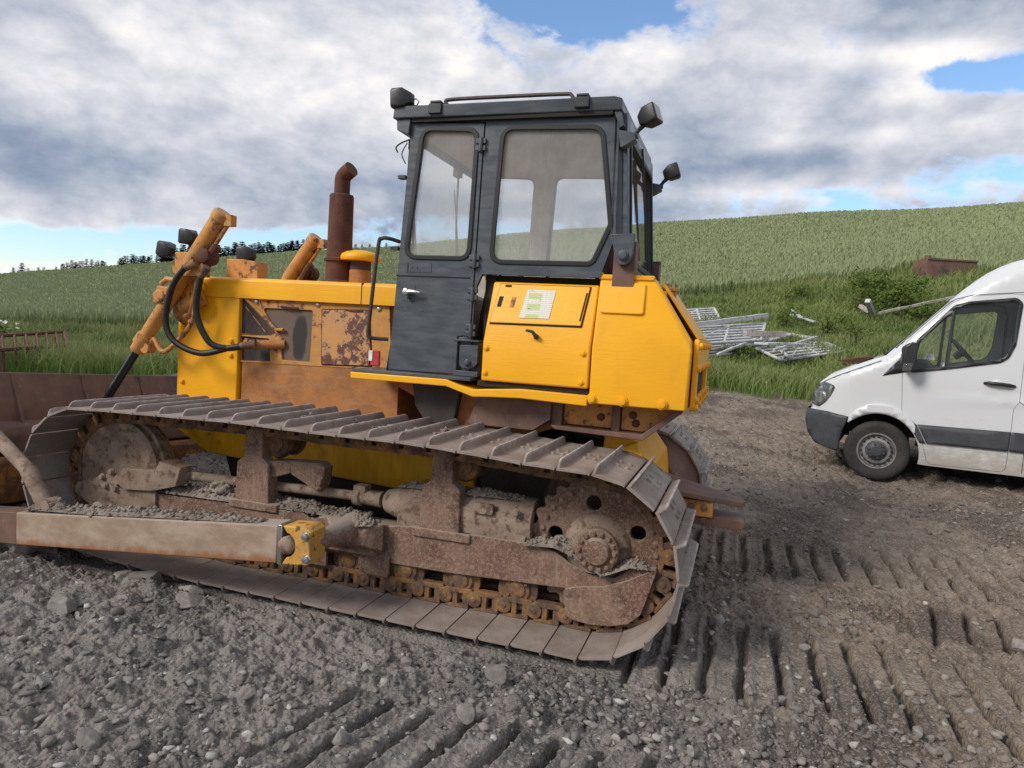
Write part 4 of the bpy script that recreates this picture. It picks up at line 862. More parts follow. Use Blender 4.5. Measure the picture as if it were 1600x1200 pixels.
# -- cab
YC = .84
b = MB(); b.box(-1.47, .0, .86, 2.14, 1.335, 1.36); cab = b.build('cab', M['cab'], dz)
doorwin = rpoly([(-1.309, 2.925), (-.929, 2.907), (-.942, 2.096), (-1.390, 2.096)], .075, 6)
doorline = [(-1.392, 2.966), (-.884, 2.949), (-.905, 1.60), (-.99, 1.59), (-.995, 1.343), (-1.482, 1.338)]
sidewin = rpoly([(-.757, 2.914), (-.126, 2.900), (-.036, 2.322), (-.133, 2.083), (-.787, 2.080)], [.075, .085, .05, .06, .075], 6)
wall = [(-1.405, 2.99), (-.025, 2.99), (.0, 2.255), (-.078, 2.0), (-.845, 1.998), (-.885, 1.90), (-.90, 1.335), (-1.50, 1.335), (-1.435, 1.97)]
for flip in (0, 1):
    Y = far if flip else (lambda y: y); s_ = -1 if flip else 1
    fy = lambda y: (lambda a, c: (a, Y(y), c))
    panel('cab_wall', wall, [sidewin, inset(doorline, -.006)] if True else [], fy(YC+.012), M['cab'], cab, .03, .004)
    door = panel('cab_door', doorline, [doorwin], fy(YC+.004), M['cab'], dz, .028, .004)
    panel('wall_liner', [(-1.385, 2.96), (-.045, 2.96), (-.01, 2.255), (-.09, 2.02), (-.84, 2.02), (-.93, 1.90), (-.93, 1.37), (-1.46, 1.37), (-1.43, 2.0)], [inset(doorwin, -.006), inset(sidewin, -.006)], fy(YC+.045), M['liner'], cab, .012, .0)
    b = MB(); b.box(-1.455, -.925, min(Y(YC+.002), Y(YC-.0155)), max(Y(YC+.002), Y(YC-.0155)), 1.968, 1.974); b.build('seam', M['dark'], door)
    panel('door_window', inset(doorwin, -.004), [], fy(YC+.008), M['far_glass' if flip else 'cab_glass'], door, 0, 0)
    panel('window_seal', inset(doorwin, -.018), [inset(doorwin, .014)], fy(YC-.011), M['rubber'], door, .016, .005)
    panel('side_window', inset(sidewin, -.004), [], fy(YC+.014), M['far_glass' if flip else 'cab_glass'], cab, 0, 0)
    panel('window_seal', inset(sidewin, -.018), [inset(sidewin, .014)], fy(YC-.003), M['rubber'], cab, .016, .005)
    b = MB(); b.lathe((-1.355, Y(YC-.014), 1.862), (0, -s_, 0), [(0, .022), (.03, .020), (.035, .024), (.05, .022), (.055, .01)], 14); b.tube([(-1.355, Y(YC-.052), 1.862), (-1.30, Y(YC-.058), 1.864), (-1.255, Y(YC-.05), 1.860)], [.015, .013, .009], 8)
    b.build('door_handle', M['silver'], door)
    b = MB(); b.box(-1.40, -1.31, min(Y(YC-.010), Y(YC-.0135)), max(Y(YC-.010), Y(YC-.0135)), 1.805, 1.905); b.box(-1.38, -1.20, min(Y(YC-.010), Y(YC-.0135)), max(Y(YC-.010), Y(YC-.0135)), 1.995, 2.055)
    b.each('handle_plate', M['cab'], door); b = MB(); b.tube([(-1.345, Y(YC-.03), 1.83), (-1.345, Y(YC-.03), 1.815)], .012, 8); b.box(-1.375, -1.365, min(Y(YC-.0125), Y(YC-.0155)), max(Y(YC-.0125), Y(YC-.0155)), 2.0, 2.055)
    for x in (-1.335, -1.30): b.lathe((x, Y(YC-.013), 2.025), (0, -s_, 0), [(0, .007), (.002, .006)], 8)
    b.each('lock', M['black'], door)
    for z in (2.81, 2.075, 1.865, 1.63):
        b = MB(); b.tube([(-.897, Y(YC-.022), z-.045), (-.897, Y(YC-.022), z+.045)], .014, 8)
        for k in (-.035, .01): b.box(-.935, -.865, min(Y(YC-.0), Y(YC-.022)), max(Y(YC-.0), Y(YC-.022)), z+k, z+k+.032)
        b.build('hinge', M['cab'], door, bevel=.003)
    for z in (2.62, 2.15):
        b = MB(); x = -1.425-(2.62-z)*.06; b.box(x-.055, x, min(Y(.83), Y(.88)), max(Y(.83), Y(.88)), z-.012, z+.012); b.build('tab', M['cab'], cab, bevel=.003)
    b = MB(); b.tube(spline([(-1.455, Y(.86), 2.197), (-1.50, Y(.80), 2.208), (-1.545, Y(.78), 2.205), (-1.572, Y(.78), 2.15), (-1.61, Y(.78), 1.70), (-1.618, Y(.78), 1.58), (-1.60, Y(.79), 1.545), (-1.50, Y(.85), 1.54)], 6), .013, 10); b.build('grab_rail', M['dark_steel'], cab)
    # mount with a bolt at the rear corner and the foot at the front
    b = MB(); b.prism(rpoly([(-.02, 2.255), (.125, 2.262), (.12, 2.14), (.10, 2.075), (.03, 2.075), (.015, 2.13)], [.0, .0, .03, .04, .04, .03], 4), Y(.775), Y(.82)); b.lathe((.065, Y(.776), 2.13), (0, -s_, 0), [(0, .032), (.012, .032), (.012, .026), (.03, .025), (.032, .012)], 16); b.build('cab_mount', M['cab'], cab, bevel=.004)
    b = MB(); b.box(.0, .13, min(Y(.825), Y(.95)), max(Y(.825), Y(.95)), 1.95, 2.22); b.build('mount_post', M['rust_steel'], cab)
    b = MB(); b.box(-.995, -.825, min(Y(.80), Y(.95)), max(Y(.80), Y(.95)), 1.336, 1.37); b.box(-.995, -.975, min(Y(.80), Y(.95)), max(Y(.80), Y(.95)), 1.37, 1.56); b.box(-.995, -.828, min(Y(.795), Y(.95)), max(Y(.795), Y(.95)), 1.56, 1.572); b.box(-.97, -.83, min(Y(.86), Y(.95)), max(Y(.86), Y(.95)), 1.371, 1.559)
    b.prism(rpoly([(-.962, 1.535), (-.836, 1.54), (-.834, 1.42), (-.87, 1.385), (-.94, 1.385), (-.962, 1.41)], [0, 0, .03, .03, .03, .03], 3), Y(.81), Y(.85)); b.lathe((-.90, Y(.811), 1.425), (0, -s_, 0), [(0, .024), (.012, .024), (.012, .019), (.028, .018), (.03, .01)], 8); b.build('cab_foot', M['cab'], cab, bevel=.004)
# rear wall, front wall, roof
ry = lambda y: y
rearwin = rpoly([(.99, 2.86), (2.01, 2.86), (2.04, 2.12), (.96, 2.12)], .07, 6)
panel('rear_wall', [(.87, 2.99), (2.13, 2.99), (2.13, 1.90), (.87, 1.90)], [rearwin], lambda a, c: (-.0+.075*(2.99-c)/.99, a, c), M['cab'], cab, .03, .004)
panel('rear_window', inset(rearwin, -.004), [], lambda a, c: (-.0+.075*(2.99-c)/.99, a, c), M['far_glass'], cab, 0, 0)
panel('window_seal', inset(rearwin, -.022), [inset(rearwin, .014)], lambda a, c: (.018+.075*(2.99-c)/.99, a, c), M['rubber'], cab, .016, .005)
b = MB(); b.hull([(-.05, .828, 2.99), (-.012, .88, 2.99), (-.03, .828, 2.25), (.045, .88, 2.25), (-.05, .9, 2.99), (-.03, .9, 2.25)]); b.hull([(-.05, far(.828), 2.99), (-.012, far(.88), 2.99), (-.03, far(.828), 2.25), (.045, far(.88), 2.25), (-.05, far(.9), 2.99), (-.03, far(.9), 2.25)]); b.each('corner_post', M['cab'], cab, bevel=.006)
fx = lambda c: -1.50+.095*(c-1.335)/1.655
fw1 = rpoly([(.90, 2.86), (2.10, 2.86), (2.10, 1.80), (.90, 1.80)], .06, 5)
panel('front_wall', [(.87, 2.99), (2.13, 2.99), (2.13, 1.335), (.87, 1.335)], [fw1], lambda a, c: (fx(c)+.015, a, c), M['cab'], cab, .03, .004)
for w_ in (fw1,): panel('windscreen', inset(w_, -.004), [], lambda a, c: (fx(c)+.015, a, c), M['far_glass'], cab, 0, 0)
for y in (1.1, 1.9):
    b = MB(); b.tube([(-1.50, y, 2.90), (-1.52, y+.05, 2.55), (-1.53, y+.12, 2.18)], .009, 6); b.tube([(-1.52, y-.02, 2.75), (-1.53, y+.10, 2.45), (-1.52, y+.16, 2.1)], .006, 6); b.box(-1.53, -1.48, y-.04, y+.04, 2.86, 2.93); b.build('wiper', M['dark_steel'], cab)
b = MB(); b.tube([(.03, 1.45, 2.93), (.06, 1.55, 2.6), (.085, 1.62, 2.2)], .009, 6); b.tube([(.04, 1.40, 2.85), (.075, 1.52, 2.45)], .006, 6); b.build('wiper', M['dark_steel'], cab)
b = MB(); b.hull([(-1.51, .78, 2.985), (-1.50, .78, 3.062), (-.055, .78, 3.064), (-.01, .80, 3.058), (-.005, .80, 2.985)]+[(x, far(y), z) for x, y, z in [(-1.51, .78, 2.985), (-1.50, .78, 3.062), (-.055, .78, 3.064), (-.01, .80, 3.058), (-.005, .80, 2.985)]])
roof = b.build('roof', M['cab'], dz, bevel=.006)
b = MB(); b.prism([(-1.49, 2.984), (-1.485, 2.915), (-1.40, 2.885), (-1.39, 2.984)], .80, 2.20); b.build('visor', M['cab'], roof, bevel=.004)
b = MB(); b.hull([(x, y, z) for y in (.81, 2.19) for x, z in ((-.055, 2.984), (-.012, 2.984), (.012, 2.90), (-.015, 2.885))]); b.build('rear_visor', M['cab'], roof, bevel=.004)
b = MB(); b.box(-1.38, -.06, .80, 2.20, 2.962, 2.984); b.build('drip_seam', M['dark'], roof)
b = MB(); b.box(-1.38, -.05, .875, 2.125, 2.90, 2.95); b.build('headliner', M['liner'], roof, bevel=.02)
for x in (-1.205, -.245):
    b = MB(); b.box(x-.045, x+.045, .765, .90, 3.0, 3.066); b.box(x-.038, x+.038, .77, .88, 3.067, 3.085); b.build('roof_bracket', M['black'], roof, bevel=.006)
b = MB(); b.tube(spline([(-1.10, .80, 3.03), (-1.145, .80, 3.078), (-1.10, .80, 3.094), (-.75, .80, 3.096), (-.38, .80, 3.094), (-.32, .80, 3.085), (-.295, .80, 3.03)], 6), .012, 8); b.build('roof_rail', M['dark_rail'], roof)
lamp((-1.455, .82, 3.115), -.05, -.05, (-1.38, .84, 3.065), .9); lamp((-1.455, 2.18, 3.115), .05, -.05, (-1.38, 2.16, 3.065))
for y in (.82, 2.2):
    lamp((.15, y, 2.945), pi-(.25 if y < 1 else -.1), .35, (.07, y+.01, 2.84), .8); b = MB(); b.prism(rpoly([(-.02, 2.87), (.08, 2.85), (.09, 2.81), (-.0, 2.76)], .01, 2), y-.03, y+.05); b.build('lamp_bracket', M['cab'], roof, bevel=.004)
b = MB(); b.tube(spline([(-1.41, .835, 2.86), (-1.46, .81, 2.83), (-1.485, .80, 2.80), (-1.47, .80, 2.77)], 6), .005, 6); b.tube(spline([(-1.42, .83, 2.84), (-1.44, .80, 2.76), (-1.42, .82, 2.70)], 6), .004, 6); b.build('loose_wire', M['rubber'], roof)
# inside the cab: seat, dash, levers
b = MB(); b.box(-.62, -.18, 1.25, 1.75, 1.62, 1.74); b.hull([(-.26, 1.25, 1.74), (-.26, 1.75, 1.74), (-.14, 1.25, 1.74), (-.14, 1.75, 1.74), (-.16, 1.29, 2.28), (-.16, 1.71, 2.28), (-.08, 1.29, 2.28), (-.08, 1.71, 2.28)]); b.box(-.5, -.2, 1.35, 1.65, 1.36, 1.62); b.build('driver_seat', M['seat'], cab, bevel=.03, seg=3)
b = MB(); b.hull([(-1.40, 1.0, 1.95), (-1.40, 2.0, 1.95), (-1.18, 1.0, 1.88), (-1.18, 2.0, 1.88), (-1.38, 1.0, 1.4), (-1.38, 2.0, 1.4), (-1.22, 1.0, 1.4), (-1.22, 2.0, 1.4)]); b.build('dashboard', M['black'], cab, bevel=.02)
b = MB()
for x, y in ((-.95, 1.1), (-.9, 1.18), (-.8, 1.9)): b.tube([(x, y, 1.36), (x+.02, y, 1.75), (x+.06, y, 1.98)], .012, 8); b.lathe((x+.06, y, 1.97), (0, 0, 1), [(0, .01), (.015, .028), (.04, .028), (.055, .01)], 12)
b.each('control_lever', M['black'], cab)
b = MB(); b.box(-.80, -.10, .90, 2.10, 1.36, 1.50); b.build('seat_box', M['dark_steel'], cab)
# -- battery console beside the cab
def loft(sec, x0, x1, nm, mt, parent, **kw):
    b = MB(); n = len(sec); vs_ = [(x(y, z) if callable(x) else x, y, z) for x in (x0, x1) for y, z in sec]
    b.add(vs_, [tuple(range(n)), tuple(range(2*n-1, n-1, -1))]+[(i, (i+1) % n, (i+1) % n+n, i+n) for i in range(n)]); return b.build(nm, M[mt], parent, **kw)
for flip in (0, 1):
    Y = far if flip else (lambda y: y); s_ = -1 if flip else 1
    sec = [(Y(.72), 1.323), (Y(.72), 1.567), (Y(.862), 1.955), (Y(1.15), 1.955), (Y(1.15), 1.323)]
    con = loft(sec, -.770, -.083, 'battery_console', 'yellow', dz, bevel=.012, seg=3)
    sl = lambda x, u, d=0.: (x, Y(.72+.142*u-d*.939), 1.567+.388*u+d*-.344*-1.0)        # u: 0 crease .. 1 top edge, d: out of the slope
    hatch = [(-.742, .31), (-.715, .95), (-.135, .95), (-.16, .33)]
    panel('hatch', rpoly(hatch, .012, 3), [], lambda a, c: sl(a, c, .010), M['yellow'], con, .012, .003)
    panel('hatch_gap', inset(hatch, -.0) if False else [(-.748, .29), (-.72, .968), (-.128, .968), (-.153, .31)], [], lambda a, c: sl(a, c, .0025), M['dark'], con, .003, 0)
    if not flip: panel('decal', [(-.555, .40), (-.528, .865), (-.345, .865), (-.362, .41)], [], lambda a, c: sl(a, c, .0185), M['decal'], con, .003, 0)
    for x in (-.700, -.615): panel('latch_slot', [(x-.014, .57), (x-.006, .74), (x+.020, .74), (x+.012, .57)], [], lambda a, c: sl(a, c, .0175), M['dark'] if x < -.65 else M['yellow_old'], con, .003, 0)
    panel('latch_slot', [(-.172, .40), (-.152, .85), (-.143, .85), (-.163, .40)], [], lambda a, c: sl(a, c, .0175), M['dark'], con, .003, 0)
    panel('latch_slot', [(-.68, .90), (-.68, .935), (-.64, .935), (-.64, .90)], [], lambda a, c: sl(a, c, .0175), M['dark'], con, .003, 0)
    b = MB(); p = sl(-.425, .12, .012); b.tube([p, (p[0], p[1]-s_*.035, p[2]+.01), (p[0]-.015, p[1]-s_*.045, p[2]+.03), (p[0]-.055, p[1]-s_*.045, p[2]+.036)], [.018, .012, .010, .008], 8); b.build('hatch_handle', M['dark_steel'], con)
    b = MB()
    for x, z in ((-.745, 1.53), (-.745, 1.375), (-.125, 1.535), (-.128, 1.36)): b.lathe((x, Y(.720), z), (0, -s_, 0), [(0, .022), (.004, .021), (.004, .014), (.012, .013), (.014, .006)], 12)
    b.each('bolt', M['yellow'], con)
    b = MB(); b.box(-.80, -.076, min(Y(.745), Y(1.1)), max(Y(.745), Y(1.1)), 1.285, 1.3215); b.box(-.0825, -.0725, min(Y(.76), Y(1.1)), max(Y(.76), Y(1.1)), 1.30, 1.56); b.box(-.84, -.772, min(Y(.90), Y(1.1)), max(Y(.90), Y(1.1)), 1.34, 2.0); b.box(-.78, -.07, min(Y(.93), Y(1.1)), max(Y(.93), Y(1.1)), 1.95, 2.0); b.build('console_frame', M['dark'], con)
    # -- fuel tank
    b = MB(); b.hull([(x, Y(y), z) for x, y, z in [(-.072, .72, 1.238), (-.075, .72, 1.57), (-.078, .862, 2.012), (-.078, 1.05, 2.012), (-.072, 1.05, 1.238), (.245, .862, 2.015), (.245, 1.05, 2.015), (.500, .735, 1.238), (.503, .745, 1.578), (.490, .80, 1.66), (.500, 1.05, 1.238), (.503, 1.05, 1.62)]])
    tk = b.build('fuel_tank', M['yellow'], dz, bevel=.012, seg=3)
    tl = lambda x, u, d=0.: (x, Y(.72+.142*u-d*.94), 1.572+.441*u+d*.30)
    panel('stamped_panel', rpoly([(-.052, .475), (-.060, .90), (.205, .91), (.208, .478)], .03, 4), [], lambda a, c: tl(a, c, .004), M['yellow'], tk, .022, .010)
    b = MB(); b.box(-.085, .25, min(Y(.845), Y(.90)), max(Y(.845), Y(.90)), 1.992, 2.022); b.box(-.085, -.06, min(Y(.84), Y(.90)), max(Y(.84), Y(.90)), 2.0225, 2.034); b.build('tank_lip', M['yellow'], tk, bevel=.006)
    b = MB()
    for x in (-.055, .13, .36): b.lathe((x, Y(.722), 1.268), (0, -s_, 0), [(0, .034), (.006, .032), (.006, .024), (.022, .022), (.024, .012)], 10)
    b.each('bolt', M['yellow'], tk)
b = MB(); b.hull([(x, y, z) for y in (1.06, 1.94) for x, z in ((.14, 1.24), (.14, 1.93), (.262, 1.95), (.485, 1.62), (.485, 1.24))]); rt = b.build('rear_tank', M['yellow'], dz, bevel=.01)
gr = panel('rear_grille_frame', rpoly([(.84, 1.23), (.84, 1.66), (2.16, 1.66), (2.16, 1.23)], .03, 3), [rpoly([(.95, 1.30), (.95, 1.46), (2.05, 1.46), (2.05, 1.30)], .02, 3)], lambda a, c: (.525, a, c), M['yellow'], dz, .03, .006)
b = MB(); b.box(.496, .508, .93, 2.07, 1.28, 1.48); b.build('opening', M['dark'], gr)
b = MB()
for y in (.86, 1.2, 1.5, 1.8, 2.14):
    for z in (1.255, 1.30, 1.485, 1.62): b.lathe((.540, y, z), (1, 0, 0), [(0, .022), (.018, .020), (.02, .01)], 8)
b.each('bolt', M['yellow'], gr)
b = MB(); b.box(.30, .315, .92, 2.08, 1.885, 1.94); b.hull([(.275, y, 1.99) for y in (1.0, 2.0)]+[(.29, y, 1.995) for y in (1.0, 2.0)]+[(.515, y, 1.66) for y in (1.0, 2.0)]+[(.53, y, 1.665) for y in (1.0, 2.0)]); b.build('rear_screen', M['yellow'], gr, bevel=.003)
b = MB(); b.lathe((.30, 1.3, 1.90), (.0, 0, 1), [(0, .045), (.065, .045), (.066, .06), (.085, .06), (.09, .05), (.092, .02)], 18)
for k in range(3): a = 2*pi*k/3+.3; b.box(.30+.04*cos(a)-.009, .30+.04*cos(a)+.009, 1.3+.04*sin(a)-.009, 1.3+.04*sin(a)+.009, 1.985, 2.015)
b.build('filler_cap', M['yellow_old'], rt, bevel=.003)

# -- dirt lying on the machine
def heap(pts, n, lo, hi, label):
    V_, F_, sz = [], [], []
    k = max(6, int(sum((Vector(pts[i+1][:3])-Vector(pts[i][:3])).length for i in range(len(pts)-1))/.012)); m_ = 13       # the mound itself
    sd = random.randint(0, 999); P = []; S = []
    def point(t, w):
        q = t*(len(pts)-1); i = min(int(q), len(pts)-2); q -= i; a, c = pts[i], pts[i+1]; g = [a[e]*(1-q)+c[e]*q for e in range(5)]
        nz = float(fbm(np.array([g[0]*1.]), np.array([g[1]+w*g[3]]), 14., 3, sd)[0]); end = min(1, t*9+.05, (1-t)*9+.05)
        return (g[0], g[1]+w*g[3], g[2]-.004+g[4]*end*max(0, (1-abs(w)**1.6))*(.65+1.9*nz)+.016*nz*end*(1-abs(w)))
    for a in range(k+1):
        for w in range(m_): V_.append(point(a/k, -1+2*w/(m_-1)))
    fl = [(a*m_+w, (a+1)*m_+w, (a+1)*m_+w+1, a*m_+w+1) for a in range(k) for w in range(m_-1)]
    for q in range(n):
        w = max(-1, min(1, random.gauss(0, .5))); p = point(random.random(), w); s_ = lo+(hi-lo)*random.random()**4; P.append((p[0], p[1], p[2]+s_*random.uniform(-.3, .4))); S.append(s_)
    o = rocks('dried_dirt', np.array(P), np.array(S), 1, M['dirt'], (.6, 1.))
    me2 = bpy.data.meshes.new('m'); me2.from_pydata(V_, [], fl); bm = bmesh.new(); bm.from_mesh(o.data); bm.from_mesh(me2); bm.to_mesh(o.data); bm.free(); bpy.data.meshes.remove(me2)
    return tag(o, label, 'dirt', None, 'stuff')
heap([(-3.1, .42, .425, .12, .03), (-2.5, .42, .43, .12, .05), (-1.9, .42, .44, .11, .03), (-1.35, .40, .44, .1, .03)], 2600, .003, .024, 'crumbly dried dirt along the top of the track frame below the tension rod')
heap([(-2.52, .40, .47, .05, .07), (-2.38, .40, .47, .05, .07)], 160, .008, .045, 'big pale lump of clay against the front carrier roller bracket')
heap([(-3.45, -.15, .345, .07, .03), (-2.9, -.15, .385, .07, .05), (-2.2, -.15, .455, .06, .02), (-1.7, -.15, .50, .05, .015)], 2000, .003, .026, 'loose dirt and stones lying on top of the near push arm')
heap([(-.30, .33, .455, .05, .03), (-.12, .33, .47, .055, .08), (.0, .33, .43, .05, .08), (.16, .30, .36, .05, .02), (.30, .33, .42, .045, .06), (.43, .33, .425, .04, .02)], 1300, .003, .018, 'dried dirt caked around the sprocket hub cap')
heap([(-1.15, .45, .665, .07, .02), (-.6, .46, .675, .08, .02), (-.35, .46, .675, .06, .015)], 500, .005, .02, 'dirt lying along the top of the recoil spring housing')
heap([(-1.40, .22, .44, .06, .03), (-1.2, .24, .46, .07, .05)], 300, .006, .03, 'small heap of dirt beside the yellow trunnion cap')
for i, (x, y) in enumerate(((-2.52, .16), (-2.12, .30), (-1.86, .36), (-1.52, .33), (-1.33, .28), (-1.15, .26), (-.93, .45), (-.68, .42), (-.30, .34), (-.48, .6), (-.1, .55))):
    heap([(x, y, 1.003-max(0, x+.9)*.05, .07, .025), (x+.03, y+.15, 1.003-max(0, x+.9)*.05, .05, .02)], 60, .004, .022, 'handful of dirt clods lying on the upper run of track pads')
    bpy.context.scene.collection.objects[-1]['group'] = 'dirt clods on the upper track pads'
# ------------------------------------------------------------------ van (s runs rearward along the body, z up, i inward from its near side)
VB = Vector((2.368, 5.498, 0.0)); VH = Vector((-.982, .19, 0)).normalized(); VL = Vector((-.19, -.982, 0)).normalized(); VW = 1.96
VB.z = float(base_z(np.array([VB.x]), np.array([VB.y]))[0])
def V(s, i, z): return VB-VH*s-VL*i+Vector((0, 0, z))
van = thing('van', 'white high-roof panel van with dark side trim and a muddy sill, parked at the right', 'van', V(0, VW/2, 0)-VH*2)
TOP = [(-.805, .76), (-.785, .86), (-.762, .97), (-.71, 1.075), (-.593, 1.173), (-.375, 1.287), (-.162, 1.385), (-.03, 1.44), (.10, 1.585), (.548, 2.085), (.66, 2.21), (.78, 2.325), (.87, 2.40), (.97, 2.465), (1.08, 2.52), (1.22, 2.565), (1.6, 2.61), (2.4, 2.645), (4.9, 2.63), (5.08, 2.56), (5.16, 2.4)]
ts = np.array(TOP)
def vdist(s, z):
    best = 9
    for (a, b_), (c, d) in zip(TOP[:-1], TOP[1:]):
        L = (c-a)**2+(d-b_)**2; t = min(1, max(0, ((s-a)*(c-a)+(z-b_)*(d-b_))/L)); best = min(best, hypot(s-a-t*(c-a), z-b_-t*(d-b_)))
    return best
def vin(s, z):
    i = .0; r = .13+.10*max(0, min(1, (z-1.9)/.5))
    d = vdist(s, z)
    if d < r: i += .85*(r-math.sqrt(max(0, r*r-(r-d)**2)))
    if s < -.25: i += .30*((-.25-s)/.55)**2.2
    if z > 1.15: i += .075*((z-1.15)/1.4)**1.3
    if z < .5: i += .03*((.5-z)/.3)**2
    i -= .010*math.exp(-((z-.98-.055*(s-.5))/.03)**2)*max(0, min(1, (s-.4)*4))*(1 if s < 4.6 else 0)
    return max(i, -.02)
arch = lambda c, r, a0, a1, n=18: [(c+r*cos(a), .33+r*1.03*sin(a)) for a in np.linspace(a0, a1, n)]
body_out = TOP+[(5.17, 1.6), (5.17, .5), (5.12, .33), (4.15, .27)]+arch(3.62, .42, -.15, pi+.15, 18)+[(3.1, .25), (.46, .238)]+arch(-.035, .425, -.20, 2.25, 16)+[(-.36, .70), (-.60, .725), (-.80, .735)]
win = rpoly([(.235, 1.285), (.285, 1.62), (.600, 2.005), (.71, 2.045), (1.13, 2.10), (1.172, 2.06), (1.146, 1.63), (1.10, 1.50), (1.04, 1.452), (.563, 1.348)], [.02, .05, .06, .05, .04, .04, .08, .08, .08, .0], 4)
zc = list(np.arange(.30, 2.62, .055)); sc_ = list(np.arange(-.75, 1.6, .075))+list(np.arange(1.8, 5.1, .35))+[5.08]
door_loop = rpoly([(.151, 1.245), (.170, 1.0), (.181, .83), (.25, .775), (.325, .69), (.40, .52), (.47, .29), (.50, .262), (1.16, .27), (1.192, .31), (1.205, .70), (1.206, .95), (1.25, 1.03), (1.254, 1.45), (1.262, 2.02), (1.22, 2.15), (1.10, 2.165), (.70, 2.125), (.57, 2.06), (.16, 1.60)], .03, 2)
body = None
for flip in (0, 1):
    fn = (lambda s, z: V(s, VW-vin(s, z), z)) if flip else (lambda s, z: V(s, vin(s, z), z))
    o = panel('body_side', body_out, [inset(door_loop, -.004)], fn, M['van_white'], van, 0, 0, [(0, sc_), (1, zc)], smooth=50)
    if body is None: body = o
    # door seams, trim, glass: thin pieces following the body side
    fo = lambda d: ((lambda s, z: V(s, VW-vin(s, z)+d, z)) if flip else (lambda s, z: V(s, vin(s, z)-d, z)))
    cut = lambda pts: [(0, list(np.arange(min(p[0] for p in pts)+.04, max(p[0] for p in pts), .08))), (1, list(np.arange(min(p[1] for p in pts)+.03, max(p[1] for p in pts), .06)))]
    def thin(nm, pts, d, mt, par=body, holes=(), solid=.006): return panel(nm, pts, list(holes), fo(d), M[mt], par, solid, 0, cut(pts))
    def seam(path, w=.006, nm='door_seam'):
        ps = [Vector(p) for p in path]; L = []; R = []
        for k, p in enumerate(ps):
            t = (ps[min(k+1, len(ps)-1)]-ps[max(k-1, 0)]).normalized(); n_ = Vector((-t.y, t.x))*w/2; L.append(tuple(p+n_)); R.append(tuple(p-n_))
        thin(nm, L+R[::-1], .0012, 'dark', o, (), .002)
    dr = panel('door', door_loop, [win], fn, M['van_white'], van, 0, 0, [(0, sc_), (1, zc)], smooth=50)
    thin('door_gap', inset(door_loop, -.014), -.012, 'dark', o, [inset(door_loop, .012)], .002)
    seam([(-.70, 1.06), (-.52, 1.165), (-.2, 1.315), (-.07, 1.375)], .007, 'bonnet_seam'); seam([(.06, 1.53), (.555, 2.075), (.61, 2.105), (.75, 2.145), (1.2, 2.185), (2.4, 2.21), (4.9, 2.2)], .006, 'roof_seam')
    seam([(1.255, 1.03), (1.33, .97), (1.34, .28)], .006, 'panel_seam')
    thin('window_frame', inset(win, -.026), .007, 'black', dr, [inset(win, .012)], .008); thin('side_glass', win, -.006, 'van_glass', dr, (), 0)
    thin('window_bar', [(.545, 1.34), (.585, 1.345), (.605, 2.0), (.572, 1.985)], .0045, 'black', dr, (), .010)
    thin('corner_trim', [(-.045, 1.205), (.228, 1.275), (.285, 1.62), (.235, 1.58), (.165, 1.485)], .004, 'black', dr)
    thin('trim_strip', [(.345, .69), (1.203, .705), (1.193, .50), (.445, .492)], .012, 'trim', dr, (), .022); thin('trim_strip', [(1.217, .705), (3.15, .71), (3.15, .505), (1.207, .50)], .012, 'trim', o, (), .022); thin('trim_strip', [(4.08, .71), (5.10, .71), (5.10, .505), (4.04, .505)], .012, 'trim', o, (), .022)
    thin('trim_strip', [(.18, .725), (.335, .69), (.435, .492), (.375, .492), (.30, .62)], .010, 'trim', o, (), .02)
    fl = [(-.035+(.44+.09*sin(pi*u)**.5)*cos(a), .335+(.455+.10*sin(pi*u)**.5)*sin(a)) for u, a in zip(np.linspace(0, 1, 16), np.linspace(.6, 2.40, 16))]; fl2 = [(-.035+.428*cos(a), .335+.44*sin(a)) for a in np.linspace(2.40, .6, 16)]
    thin('wheel_arch_flare', fl+fl2, .016, 'van_white', o, (), .018)
    hx = rpoly([(.98, 1.175), (1.09, 1.175), (1.10, 1.23), (1.035, 1.255), (.975, 1.225)], .03, 3); 
    b = MB(); P = [V(s, (vin(s, z)-dd) if not flip else (VW-vin(s, z)+dd), z) for s, z, dd in ((.925, 1.203, .004), (.96, 1.207, .035), (1.05, 1.205, .045), (1.15, 1.197, .035), (1.20, 1.190, .004))]; b.tube(P, [.014, .020, .020, .020, .014], 10); b.build('door_handle', M['black'], dr, smooth=60)
    thin('handle_recess', hx, .0008, 'van_white', dr, (), .002)
    # headlight wraps the corner
    hl = rpoly([(-.785, .80), (-.775, .93), (-.735, 1.025), (-.665, 1.075), (-.535, 1.04), (-.58, .93), (-.63, .85), (-.70, .785)], .03, 3)
    ho = thin('headlight', hl, -.002, 'silver', van, (), .01); thin('headlight_lens', inset(hl, -.006), .012, 'lamp_glass', ho, (), .004); thin('headlight_rim', inset(hl, -.008), .003, 'trim', ho, [inset(hl, .012)], .006)
    thin('reflector', rpoly([(-.73, .83), (-.72, .95), (-.66, .98), (-.63, .90), (-.67, .82)], .03, 3), .007, 'silver', ho, (), .004)
    # bumper
    bp = rpoly([(-.835, .735), (-.845, .60), (-.80, .45), (-.70, .335), (-.435, .28), (-.43, .42), (-.405, .56), (-.35, .70), (-.60, .735)], [.02, .05, .05, .08, .03, 0, 0, .02, 0], 4)
    thin('bumper_side', bp, .014, 'trim', o, (), .03)
